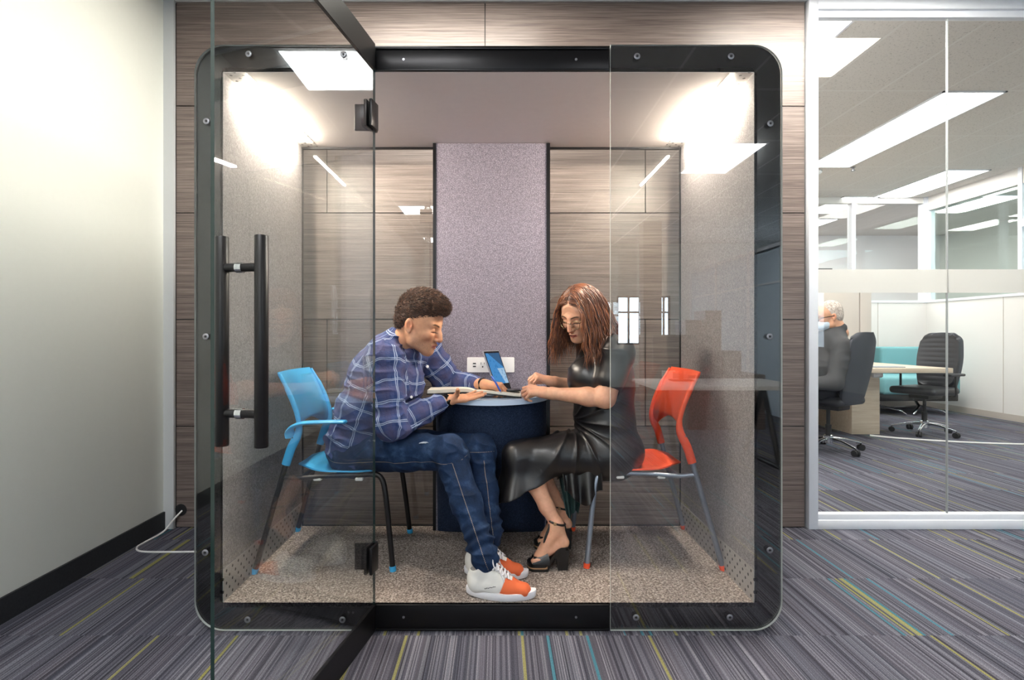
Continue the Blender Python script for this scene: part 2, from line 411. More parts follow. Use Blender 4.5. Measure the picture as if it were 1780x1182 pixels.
# main room behind the camera: end wall with windows, side partition
EY = -10.1
b = MB(); z0, z1 = .95, 2.05
wins = [(-1.6, -.3), (.4, 1.7), (2.66, 3.2), (3.58, 3.86), (4.6, 6.6)]
b.box((-2.1, EY-.1, 0), (7.3, EY, z0)); b.box((-2.1, EY-.1, z1), (7.3, EY, 3.22))
e = [-2.1] + [v for w in wins for v in w] + [7.3]
for i in range(0, len(e), 2): b.box((e[i], EY-.1, z0), (e[i+1], EY, z1))
S(b.build('wall_end', M['wall']))
for i, (a, c) in enumerate(wins):
    b = MB(); b.box((a, EY-.06, z0), (a+.04, EY-.01, z1)); b.box((c-.04, EY-.06, z0), (c, EY-.01, z1))
    b.box(((a+c)/2-.02, EY-.06, z0), ((a+c)/2+.02, EY-.01, z1)); b.box((a, EY-.06, z0), (c, EY-.01, z0+.04)); b.box((a, EY-.06, z1-.04), (c, EY-.01, z1)); b.box((a, EY-.06, 1.66), (c, EY-.01, 1.70))
    S(b.build('window_%d' % (i+4), M['black_plastic']))
b = MB(); b.box((7.2, -10.2, 0), (7.3, WY+.1, .9)); b.box((7.2, -10.2, 2.5), (7.3, WY+.1, 3.22))
b.box((7.2, -7.6, .9), (7.3, WY+.1, 2.5)); b.box((7.2, -10.2, .9), (7.3, -9.9, 2.5))
S(b.build('wall_side', M['wall']))
b = MB(); b.box((4.0, -9.2, 0), (4.08, -5.2, 2.45), 1); 
for y in (-9.2, -7.9, -6.6, -5.28): b.box((3.98, y, .0), (4.08, y+.06, 2.5))
b.box((4.0, -9.2, 2.42), (4.08, -5.2, 2.5)); b.box((3.985, -9.2, 1.92), (4.08, -5.2, 1.95))
S(b.build('wall_partition', [M['alu'], simple('pale_blue_board', '#d5e6f5', .5)]))
S(box('trim_column', (2.62, -8.0, 0), (2.95, -7.7, 3.22), M['wood']))
# ceiling lights
def troffer(x0, y0, x1, y1, z, m, label, group, nm='ceiling_light'):
    t = thing(nm, label, 'ceiling light', ((x0+x1)/2, (y0+y1)/2, z), 0, group)
    w, h = (x1-x0)/2, (y1-y0)/2
    b = MB(); e = .02
    b.box((-w, -h, -.012), (-w+e, h, .0)); b.box((w-e, -h, -.012), (w, h, .0)); b.box((-w, -h, -.012), (w, -h+e, .0)); b.box((-w, h-e, -.012), (w, h, .0))
    b.build('frame', M['alu'], t); MB().box((-w+e, -h+e, -.008), (w-e, h-e, -.001)).build('diffuser', m, t)
    return t
GM = 'ceiling lights of the main room, seen only as reflections'
for (x, y) in ((-1.0, -2.05), (-1.0, -5.0), (-1.0, -7.8)):
    troffer(x-.6, y-.36, x+.6, y+.30, 3.22, M['light_panel'], 'white panel ceiling light of the main room, seen only as a reflection', GM)
troffer(2.28, -4.75, 2.88, -3.65, 3.22, M['light_panel'], 'white panel ceiling light of the main room, seen only as a reflection', GM)
troffer(-.95, .10, .25, .70, 3.22, M['light_top'], 'white panel ceiling light above the pod roof, lighting the top centre of the laminate', None)
troffer(1.45, .15, 2.65, .75, 3.22, M['light_top'], 'white panel ceiling light right of the pod roof, lighting the top right laminate', None)
troffer(1.95, 1.30, 2.54, 3.6, 3.42, M['light_next'], 'bright ceiling light cut off at the top left corner of the glass office', None)
troffer(4.10, 2.856, 4.69, 5.13, 3.42, M['light_next'], 'long bright ceiling light, the largest in the glass office', None)
troffer(6.10, 5.25, 6.70, 6.72, 3.42, M['light_next'], 'long bright ceiling light nearest the far corner of the glass office', None)
for (x, y) in ((8.2, 2.5), (8.2, 4.8), (8.2, 7.2), (5.9, 7.3), (4.2, 7.6), (4.2, 9.0), (6.3, 9.0)):
    troffer(x-.3, y-.6, x+.3, y+.6, 3.42, M['light_next'], 'ceiling light glimpsed through the glazing of the room beyond the glass office', 'ceiling lights of the rooms beyond the glass office')
# sprinkler
s = thing('sprinkler', 'small dark sprinkler head under the glass office ceiling', 'sprinkler', tuple(P(1483, 296, 5.15).xy)+(3.42,))
MB().lathe([(.03, 0), (.03, -.006), (.012, -.012), (.012, -.04), (.028, -.045), (.028, -.05), (.0, -.05)], 16).build('head', M['screw'], s)
d = thing('smoke_detector', 'round grey detector on the ceiling at the left edge of the glass office', 'detector', tuple(P(1419, 312, 5.3).xy)+(3.42,))
MB().lathe([(.07, 0), (.07, -.03), (.05, -.05), (.0, -.055)], 20).build('housing', M['trim'], d)
# ---------------------------------------------------------------- the meeting pod
X0, X1, Z0, Z1 = -1.201, 1.1236, .0, 2.323      # outer frame
IX0, IX1, IZ0, IZ1, IY = -1.094, 1.018, .110, 2.218, .87
DX0, DX1 = -.49, .444                            # door opening
pod = thing('meeting_pod', 'large black framed glass meeting pod with grey felt interior against the laminate wall', 'meeting pod')
r = .115
b = MB()
# front ring, outer rounded, as four mitred rails
out = rrect(X0, Z0, X1, Z1, (r, r, r, r), 10); k = len(out)
def inner(p):
    return (min(max(p[0], IX0-.0015), IX1+.0015), min(max(p[1], IZ0-.0015), IZ1+.0015))
def ringface(y0, y1, outp, innf, mi=0):
    vs = []; n = len(outp)
    for (x, z) in outp: vs.append((x, y0, z))
    for q in outp: a = innf(q); vs.append((a[0], y0, a[1]))
    for (x, z) in outp: vs.append((x, y1, z))
    for q in outp: a = innf(q); vs.append((a[0], y1, a[1]))
    fs = []
    for i in range(n):
        j = (i+1) % n
        fs += [(i, j, n+j, n+i), (2*n+i, 3*n+i, 3*n+j, 2*n+j), (i, 2*n+i, 2*n+j, j), (n+i, n+j, 3*n+j, 3*n+i)]
    b.add(vs, fs, mi, False)
ringface(.0, .06, out, inner)
b.build('front_frame', M['black_gloss'], pod)
# recessed head and sill bars across the door opening
for nm, za, zb in (('head_rail', IZ1+.010, Z1-.018), ('sill_rail', Z0+.010, IZ0-.012)):
    q = MB(); q.rbox((DX0+.004, -.006, za), (DX1-.004, .001, zb), .002)
    q.rbox((DX0+.004, -.012, zb), (DX1-.004, .001, zb+.008), .002); q.rbox((DX0+.004, -.012, za-.008), (DX1-.004, .001, za), .002)
    h = q.build(nm, M['black_bar'], pod)
    for px in (702, 1001):
        z = (za+zb)/2; x = (px-CX)/437
        MB().lathe([(.005, 0), (.005, .002), (.0, .002)], 12, M=Matrix.Translation((x, -.006, z)) @ Matrix.Rotation(math.pi/2, 4, 'X')).build('screw', M['screw'], h)
# fixed glass panels in front of the ring, with the screws that hold them
def gpanel(x0, x1, rs, mat):
    poly = rrect(x0, Z0+.004, x1, Z1-.002, rs, 10); q = MB(); q.prism(poly, -.014, -.003)
    n = len(poly)
    for i in range(2, 2+n): q.m[i] = 1
    return q.build('glass_panel', [mat, M['glass_edge_lt']], pod)
gl = gpanel(X0, DX0, (r, 0, 0, r), M['glass']); gr = gpanel(DX1, X1, (0, r, r, 0), M['glass_r'])
for px, py in ((435, 97), (599, 98), (1106, 101), (1268, 101), (362, 213), (1336, 217), (361, 585), (1335, 585), (360, 958), (1335, 954), (433, 1074), (597, 1074), (1104, 1070), (1266, 1070)):
    x, z = (px-CX)/437, EYE-(py-CY)/437
    o = MB(); T = Matrix.Translation((x, -.014, z)) @ Matrix.Rotation(math.pi/2, 4, 'X')
    o.lathe([(.0125, 0), (.0125, .002), (.010, .0035), (.006, .0035), (.0055, .001), (.0, .001)], 18, M=T)
    o.lathe([(.0052, .0012), (.0052, .0018), (0, .0018)], 6, mi=1, M=T)
    o.build('screw', [M['screw'], M['black_plastic']], gl if x < 0 else gr)
# shell
b = MB(); B = IY+.02
b.box((X0+.012, .06, Z0+.02), (IX0-.012, B, Z1-.02)); b.box((IX1+.012, .06, Z0+.02), (X1-.012, B, Z1-.02))
b.box((X0+.012, .06, IZ1+.02), (X1-.012, B, Z1-.012)); b.box((X0+.03, .06, Z0+.01), (X1-.03, B, IZ0-.02))
b.build('outer_shell', M['shell'], pod)
felt = M['felt']
for x0, x1 in ((IX0-.012, IX0), (IX1, IX1+.012)): box('side_panel', (x0, .0, IZ0+.13), (x1, IY, IZ1), felt, pod)
for x0, x1 in ((IX0-.012, IX0+.001), (IX1-.001, IX1+.012)): box('perforated_strip', (x0, .0, IZ0), (x1, IY, IZ0+.13), M['perf_w'], pod)
box('pod_floor', (IX0, .0, IZ0-.02), (IX1, IY, IZ0), M['pod_carpet'], pod)
M['pod_ceil'] = simple('taupe_ceiling_panel', '#efe5e1', .8, var=.02, bump=.2, bs=400)
box('ceiling_panel', (IX0, .0, IZ1), (IX1, IY, IZ1+.018), M['pod_ceil'], pod)
for sx, x in ((1, IX0), (-1, IX1)):
    a, c = sorted((x, x+sx*.095))
    ps = box('ceiling_strip', (a, .0, IZ1-.0006), (c, IY, IZ1), M['perf_c'], pod)
    e = x+sx*.030
    box('led_line', (e-.006, .14, IZ1-.013), (e+.006, .74, IZ1-.003), M['led'], ps)
g = MB().box((IX0, IY, IZ0), (-.36, IY+.01, IZ1)); g.box((.29, IY, IZ0), (IX1, IY+.01, IZ1)); g.build('back_glass', M['glass'], pod)
b = MB(); b.box((IX0, IY-.004, IZ1-.010), (IX1, IY+.014, IZ1+.004)); b.box((IX0-.012, IY, IZ0-.02), (IX0+.006, IY+.014, IZ1)); b.box((IX1-.006, IY, IZ0-.02), (IX1+.012, IY+.014, IZ1)); b.box((IX0, IY-.002, IZ0-.02), (IX1, IY+.014, IZ0+.004))
b.build('back_frame', M['black_bar'], pod)
# felt spine with black edging, outlet, table
cx0, cx1, cyf = -.338, .263, .80
box('spine_panel', (cx0, cyf, IZ0), (cx1, IY+.02, IZ1-.002), M['felt_col'], pod)
for a, c in ((cx0-.017, cx0), (cx1, cx1+.019)): box('spine_edging', (a, cyf-.004, IZ0), (c, IY+.03, IZ1-.002), M['black_bar'], pod)
def rr_plate(x0, x1, z0, z1, y0, y1, rr, name, mat, parent):
    q = MB(); q.prism(rrect(x0, z0, x1, z1, (rr,)*4, 5), y0, y1); return q.build(name, mat, parent)
ox0, ox1, oz1, oz0 = -.169, .088, EYE-39*2.974/F, EYE-65*2.974/F
op = rr_plate(ox0, ox1, oz0, oz1, cyf-.008, cyf, .006, 'outlet_plate', M['white_pl'], pod)
q = MB()
for dz in (.006, -.010): q.box((ox0+.032, cyf-.0095, oz0+.042+dz-.003), (ox0+.048, cyf-.0078, oz0+.042+dz+.003))
q.build('usb_socket', M['black_plastic'], op)
q = MB(); q.box((ox0+.074, cyf-.0095, oz0+.042), (ox0+.077, cyf-.0078, oz0+.054)); q.box((ox0+.092, cyf-.0095, oz0+.044), (ox0+.095, cyf-.0078, oz0+.053)); q.box((ox0+.081, cyf-.0095, oz0+.026), (ox0+.088, cyf-.0078, oz0+.034))
q.build('power_socket', M['black_plastic'], op)
TZ = .866; tcx = (cx0+cx1)/2; ta, tb = .318, .405
def half(a, bb, n=28): return [(tcx + a*math.cos(math.pi+math.pi*i/n), cyf + bb*math.sin(math.pi+math.pi*i/n)) for i in range(n+1)]
q = MB(); q.prism([p for p in half(ta, tb)], TZ-.026, TZ, 'Z')
M['table_top'] = simple('pale_blue_grey_laminate', '#c9dbf0', .3, var=.01)
q.build('table_top', M['table_top'], pod)
q = MB(); rings = []
for i in range(15):
    f = i/14; z = IZ0 + f*(TZ-.026-IZ0); s = f**.62
    rings.append([(x, y, z) for x, y in [(tcx + (.292+.006*f)*math.cos(math.pi+math.pi*j/28), cyf + (.03+.335*s)*math.sin(math.pi+math.pi*j/28)) for j in range(29)]])
vs = [p for rg in rings for p in rg]; n = 29
q.add(vs, [(i*n+j, i*n+j+1, (i+1)*n+j+1, (i+1)*n+j) for i in range(14) for j in range(28)] + [tuple(range(n-1, -1, -1)), tuple(14*n+j for j in range(n))], 0, True)
q.build('table_base', M['felt_navy'], pod)
# the open glass door, hinged at the left edge of the opening
th = math.radians(9.85); DW = .93
R = Matrix.Translation((DX0, -.016, 0)) @ Matrix.Rotation(-(math.pi/2+th), 4, 'Z')   # local +x runs from the hinge towards the free edge
def toW(o): o.matrix_local = R; return o
b = MB(); b.box((0.0, -.005, .006), (DW, .005, Z1-.002))
for i in (3, 5): b.m[i] = 1
b.m[0] = b.m[1] = 1
door = toW(b.build('door', [M['glass'], M['glass_edge']], pod))
for nm, za, zb in (('top_band', IZ1, Z1-.003), ('bottom_band', .008, IZ0)):
    MB().box((.004, -.0062, za), (DW-.004, .0062, zb)).build(nm, M['black_bar'], door)
def hinge(py):
    z = EYE-(py-CY)/437; q = MB()
    q.rbox((-.004, .005, z-.052), (.062, .017, z+.052), .003); q.rbox((-.004, -.017, z-.052), (.062, -.005, z+.052), .003)
    q.lathe([(.011, z-.052), (.011, z+.052)], 14, M=Matrix.Translation((-.008, 0, 0)))
    q.build('hinge', M['black_bar'], door)
    q = MB(); q.rbox((DX0-.075, -.026, z-.052), (DX0-.006, -.014, z+.052), .003); q.build('hinge_plate', M['black_bar'], pod)
hinge(208); hinge(963)
hs = .831*DW/.93; q = MB()
for side, m_, off in ((1, q, .057), (-1, q, .050)):
    m_.lathe([(.015, .900), (.0165, .902), (.0165, 1.414), (.015, 1.416)], 22, M=Matrix.Translation((hs, side*off, 0)))
    for z in (1.339, .981):
        m_.tube([(hs, side*.006, z), (hs, side*off, z)], .011, 14)

# +y local of the door faces: check which world side it points to below
hd = q.build('door_handle', M['black_metal'], door); 
for z in (1.339, .981):
    q2 = MB(); q2.tube([(hs, -.0085, z), (hs, .0085, z)], .0135, 16); q2.build('standoff_ring', M['chrome'], door)
# power cord and its hole in the wall
gpos = Vector(((315-CX)*(WY-CAMY)/F, WY, EYE-(886-CY)*(WY-CAMY)/F))
gr_ = MB(); gr_.lathe([(.034, 0), (.036, .003), (.028, .004), (.0, .002)], 22, M=Matrix.Translation(gpos) @ Matrix.Rotation(math.pi/2, 4, 'X'))
tag(gr_.build('cable_grommet', M['black_plastic']), 'round black cable hole low on the laminate wall left of the pod', 'cable grommet')
c = MB(); c.tube(smoothpath([gpos+Vector((.008, -.004, -.004)), P(300, 905, WY-.05), P(283, 925, WY-.12)*1, Vector((-1.99, .90, .006)), Vector((-1.985, .83, .006)), Vector((-1.93, .775, .006)), Vector((-1.8, .765, .006)), Vector((-1.62, .77, .006)), Vector((-1.30, .79, .006)), Vector((-1.196, .80, .03))], 8), .0052, 10)
tag(c.build('power_cord', M['white_pl']), 'white power cord looping from the wall hole across the carpet to the pod', 'cord')
# ---------------------------------------------------------------- the two pod chairs (local: faces +x, feet at z=0)
def pod_chair(name, label, loc, rz, pl, plb, pls, metal, arms):
    t = thing(name, label, 'chair', loc, rz)
    for s in (-1, 1):
        # rear leg: foot -> sleeve
        p = [(-.31, s*.262, .012), (-.18, s*.235, .49), (-.145, s*.228, .60)]
        l = MB(); l.tube(p, .0125, 12); L = l.build('rear_leg', metal, t)
        c = MB(); c.tube([(-.3135, s*.2627, .0), (-.3075, s*.2614, .022)], [.0145, .0155], 12); c.build('foot_cap', pl, L)
        p = [(.30, s*.237, .012), (.262, s*.212, .34), (.235, s*.20, .415), (.20, s*.195, .423)]
        l = MB(); l.tube(smoothpath(p, 4), .0125, 12); L = l.build('front_leg', metal, t)
        c = MB(); c.tube([(.3015, s*.238, .0), (.299, s*.2365, .022)], [.0145, .0155], 12); c.build('foot_cap', pl, L)
        # side rail under the seat
        l = MB(); l.tube(smoothpath([(-.197, s*.237, .425), (-.12, s*.215, .414), (.0, s*.198, .418), (.20, s*.195, .424)], 5), .011, 10); l.build('side_rail', metal, t)
        # plastic sleeve joining leg and back
        l = MB(); l.tube(smoothpath([(-.182, s*.236, .478), (-.160, s*.232, .55), (-.128, s*.226, .625), (-.135, s*.222, .70), (-.175, s*.217, .80), (-.222, s*.208, .885)], 6), [.020]*10+[.019, .018, .017, .016, .015, .014]+[.012]*10+[.009]*5, 12, flat=((0, 1, 0), .75))
        l.build('back_support', pl, t)
        for x in (-.05, .14):
            c = MB(); c.rbox((x-.018, s*.198-.014, .398), (x+.018, s*.198+.014, .412), .005); c.build('glide', M['white_pl'], t)
        if arms:
            l = MB(); l.tube(smoothpath([(-.165, s*.238, .60), (-.155, s*.245, .645), (-.10, s*.252, .668), (.0, s*.262, .675), (.080, s*.262, .676), (.102, s*.262, .676)], 6), [.020, .021, .022, .023, .024]+[.024]*22+[.022, .018, .012, .005], 12, flat=((0, 0, 1), .38))
            l.build('armrest', pl, t)
    l = MB(); l.tube([(.20, -.195, .423), (.20, .195, .423)], .010, 10); l.build('cross_rail', metal, t)
    l = MB(); l.tube([(-.12, -.213, .414), (-.12, .213, .414)], .010, 10); l.build('cross_rail', metal, t)
    # backrest shell
    prof = [(-.150, .585), (-.128, .625), (-.130, .68), (-.155, .75), (-.190, .83), (-.224, .892)]
    prof = [(p.x, p.z) for p in smoothpath([(a, 0, z) for a, z in prof], 4)]
    G = []
    for i, (x, z) in enumerate(prof):
        f = i/(len(prof)-1); w = .224-.016*f; row = []
        for j in range(17):
            u = j/8-1; lift = .075*(1-abs(u)**2.2)*max(0, 1-f*2.6)          # arched lower edge
            row.append((x-.028*(1-u*u)-(.006*(abs(u)**6)), u*w, z+lift*(1 if True else 0)))
        G.append(row)
    q = MB(); q.grid(G, .005); q.build('backrest', plb, t)
    # seat pan
    G = []
    N = 22
    for i in range(N+1):
        f = i/N; row = []
        x = -.175+.425*f
        w = .205*(1-abs(2*f-.95)**4.5*.55) if f > .45 else .205*(1-(1-f/.45)**3*.52)
        for j in range(15):
            u = j/7-1
            z = .432+.012*u*u*(1-f*.6)+.034*math.exp(-((f-.12)/.14)**2)*(.35+.65*(1-u*u))*(1)-.03*max(0, (f-.82)/.18)**2 - .016*(1-u*u)*math.exp(-((f-.5)/.3)**2)
            row.append((x, u*w, z))
        G.append(row)
    q = MB(); q.grid(G, .007); q.build('seat', pls, t)
    return t
pod_chair('chair', 'sky blue plastic armchair with black legs the man sits on', (-.775, .525, IZ0), 0, M['blue_pl'], M['blue_back'], M['blue_seat'], M['black_metal'], True)
pod_chair('chair', 'orange plastic armless chair with silver legs the woman sits on', (.705, .56, IZ0), math.pi, M['orange_pl'], M['orange_back'], M['orange_seat'], M['grey_metal'], False)

# ---------------------------------------------------------------- swivel chairs of the glass office
M['mesh_dark'] = simple('charcoal_mesh', '#4a4c53', .8, var=.1, vs=200)
def leather(name, col, rough=.45):
    t = NT(name); p = t.pos(); a = t.noise(p, 260, 3); 
    return t.done(t.pbsdf(lin(col), rough, 0, t.bump(a, .15, .001)))
M['seat_leather'] = leather('charcoal_leather', '#2f3036')
def office_chair(label, loc, rz):
    t = thing('office_chair', label, 'chair', loc, rz)     # faces +x
    base = MB(); base.lathe([(.045, .075), (.045, .15), (.03, .16)], 18)
    for k in range(5):
        a = 2*math.pi*k/5+.35; d = Vector((math.cos(a), math.sin(a), 0))
        base.tube([d*.03+Vector((0, 0, .12)), d*.16+Vector((0, 0, .112)), d*.32+Vector((0, 0, .075))], [.026, .020, .013], 10, flat=((0, 0, 1), .7))
    bo = base.build('star_base', M['chrome'], t)
    for k in range(5):
        a = 2*math.pi*k/5+.35; d = Vector((math.cos(a), math.sin(a), 0)); n = Vector((-d.y, d.x, 0)); q = MB()
        for s in (-1, 1): q.tube([d*.32+n*s*.006+Vector((0, 0, .031)), d*.32+n*s*.026+Vector((0, 0, .031))], .031, 16)
        q.tube([d*.32+Vector((0, 0, .03)), d*.32+Vector((0, 0, .07))], .008, 8); q.build('caster', M['black_plastic'], bo)
    MB().lathe([(.028, .14), (.028, .26), (.018, .26), (.018, .42)], 16).build('gas_lift', M['black_plastic'], t)
    m = MB(); m.rbox((-.16, -.11, .42), (.12, .11, .475), .015); m.build('seat_mechanism', M['black_plastic'], t)
    G = MB(); G.rbox((-.24, -.25, .475), (.27, .25, .56), .038, seg=4); G.build('seat', M['seat_leather'], t)
    for s in (-1, 1):
        q = MB(); q.tube(smoothpath([(-.06, s*.20, .46), (-.06, s*.29, .48), (-.05, s*.295, .60), (-.05, s*.295, .70)], 5), .018, 10, flat=((0, 1, 0), .6)); q.build('arm_post', M['chrome'] if False else M['black_plastic'], t)
        q = MB(); q.rbox((-.16, s*.295-.045, .70), (.12, s*.295+.045, .73), .012); q.build('arm_pad', M['seat_leather'], t)
    # backrest: outer shell and ribbed inner cushion
    def backg(off, w0, z0, z1, rib=0):
        G = []
        for i in range(49):
            f = i/48; z = z0+(z1-z0)*f; x = -.235-.05*math.sin(f*2.2)-.075*f*f + off
            w = w0*(.80+.28*math.sin(min(1, f*1.7)*1.3)-.18*f*f); rr = rib*abs(math.sin(f*math.pi*11))
            edge = 1-max(0, (f-.86)/.14)**2.5*.30-max(0, (.10-f)/.10)**2*.3
            G.append([(x+.045*u*u+rr*(1-u*u), u*w*edge, z-.035*u**4*max(0, (f-.75)/.25)) for u in [j/8-1 for j in range(17)]])
        return G
    q = MB(); q.grid(backg(-.028, .235, .50, 1.20), .035); q.build('back_shell', M['mesh_dark'], t)
    q = MB(); q.grid(backg(.0, .225, .56, 1.185, .009), .03); q.build('back_cushion', M['seat_leather'], t)
    return t
chA = P(1464, 783, 3.38); chB = P(1607, 752, 4.32)
office_chair('charcoal swivel chair at the left of the glass office, with the grey-haired person in it', (chA.x-.13, 3.40, 0), math.radians(120))
office_chair('empty charcoal swivel chair with ribbed back at the right end of the pale table', (chB.x, 4.32, 0), math.radians(203))

# table, sofa, cabinet, cable
TB = .80
t = thing('conference_table', 'pale wood office table behind the seated grey-haired person', 'table', (4.1, 4.75, 0))
MB().rbox((-1.05, -.80, TB-.055), (1.0, .82, TB), .004).build('table_top', M['pale_wood'], t)
for xx in (.40-.33, -.9): MB().rbox((xx, -.48, 0), (xx+.33, .6, TB-.055), .004).build('leg_panel', M['pale_wood'], t)
MB().rbox((.30, -.52, TB-.13), (.42, -.40, TB-.056), .02).build('cable_port', M['white_pl'], t)
tag(MB().rbox((4.28, 4.02, TB), (4.62, 4.2, TB+.012), .004).build('notebook', simple('grey_cover', '#8d949c', .5)), 'thin grey notebook on the near edge of the pale office table', 'notebook')
M['teal'] = simple('teal_upholstery', '#7ab4bb', .8, var=.04, bump=.2)
sf = thing('sofa', 'teal sofa in the far corner behind the pale table', 'sofa', (6.15, 6.2, 0))
MB().rbox((-.55, -.42, .30), (.60, .30, .56), .05, seg=4).build('seat_cushion', M['teal'], sf)
MB().rbox((-.14, .22, .30), (.60, .40, .985), .04, seg=4).build('backrest', M['teal'], sf)
MB().rbox((-.58, -.36, .20), (.60, .34, .30), .01).build('base', M['black_plastic'], sf)
for x, s in ((-.45, 1), (.15, -1)):
    q = MB(); q.tube([(x-.25, -.40, .012), (x-.2, -.38, .06), (x, -.2, .12), (x+.2, -.38, .06), (x+.25, -.40, .012)], .022, 10, flat=((0, 0, 1), .6)); q.tube([(x, -.2, .1), (x, -.1, .2)], .02, 10); q.tube([(x, -.2, .1), (x, .3, .02)], .018, 10); q.build('leg', M['chrome'], sf)
cb = thing('cabinet', 'tall beige cabinet behind the grey-haired person', 'cabinet', (4.85, 6.0, 0))
MB().box((-1.8, -.25, 0), (.56, .35, 1.86)).build('body', M['beige'], cb)
for x0, x1 in ((-1.79, -1.02), (-1.01, -.35), (-.34, .38), (.385, .555)): MB().rbox((x0, -.27, .08), (x1-.008, -.25, 1.85), .003).build('door', M['beige'], cb)
pf = thing('picture_frame', 'black framed white board standing on the tall beige cabinet, just above the frosted band', 'picture frame', (4.67, 6.0, 1.86))
q = MB(); w_, h_ = .32, .305
for lo, hi in (((-w_, -.012, 0), (-w_+.03, .012, h_)), ((w_-.03, -.012, 0), (w_, .012, h_)), ((-w_, -.012, h_-.03), (w_, .012, h_)), ((-w_, -.012, 0), (w_, .012, .03)), ((-.015, -.012, 0), (.03, .012, h_))): q.box(lo, hi)
q.build('frame', M['black_plastic'], pf); MB().box((-w_+.02, -.004, .02), (w_-.02, .008, h_-.02)).build('board', M['white_pl'], pf)
c = MB(); c.tube(smoothpath([P(1512, 757, 4.15), (4.6, 3.95, .006), (5.2, 3.72, .006), (5.9, 3.62, .006), (6.6, 3.6, .006), (6.98, 3.62, .006)], 8), .011, 8)
for i, v in enumerate(c.v): c.v[i] = (v[0], v[1], min(max(v[2], .001), .02))
tag(c.build('floor_cable', M['white_pl']), 'pale cable running over the office carpet to the right wall', 'cable')
# ---------------------------------------------------------------- workstation behind the camera, seen in the glass
t = thing('desk', 'white topped desk reflected in the right glass panel of the pod', 'desk', (2.1, -2.9, 0))
MB().rbox((-.75, -.45, .70), (.55, .40, .735), .004).build('desk_top', M['white_pl'], t)
for x in (-.55, .35):
    q = MB(); q.tube([(x-.0, -.35, .03), (x, -.0, .70)], .025, 8); q.tube([(x, .30, .03), (x, -.0, .70)], .025, 8); q.tube([(x, -.38, .02), (x, .36, .02)], .02, 8); q.build('leg', M['black_metal'], t)
t = thing('storage_cabinet', 'brown low storage cabinet reflected behind the reflected desk', 'cabinet', (2.9, -4.9, 0))
MB().box((-.55, -.3, 0), (.4, .3, .68)).build('body', M['wood'], t)
for x, h_ in ((-.55, 1.36), (-.30, 1.48)): MB().box((x, -.2, .68), (x+.2, .2, h_)).build('upright_box', M['wood'], t)
MB().box((-.08, -.2, .68), (.15, .2, .97)).build('tray', M['wood'], t)
t = thing('monitor', 'dark monitor reflected on the reflected desk', 'monitor', (1.75, -3.05, .735))
MB().rbox((-.28, -.02, .10), (.28, .02, .44), .006).build('screen', M['black_plastic'], t)
q = MB(); q.box((-.02, -.04, .0), (.02, -.01, .2)); q.box((-.1, -.09, 0), (.1, .06, .012)); q.build('stand', M['black_plastic'], t)
rc = office_chair('dark swivel chair reflected at the edge of the right glass panel', (3.25, -2.4, 0), math.radians(200))
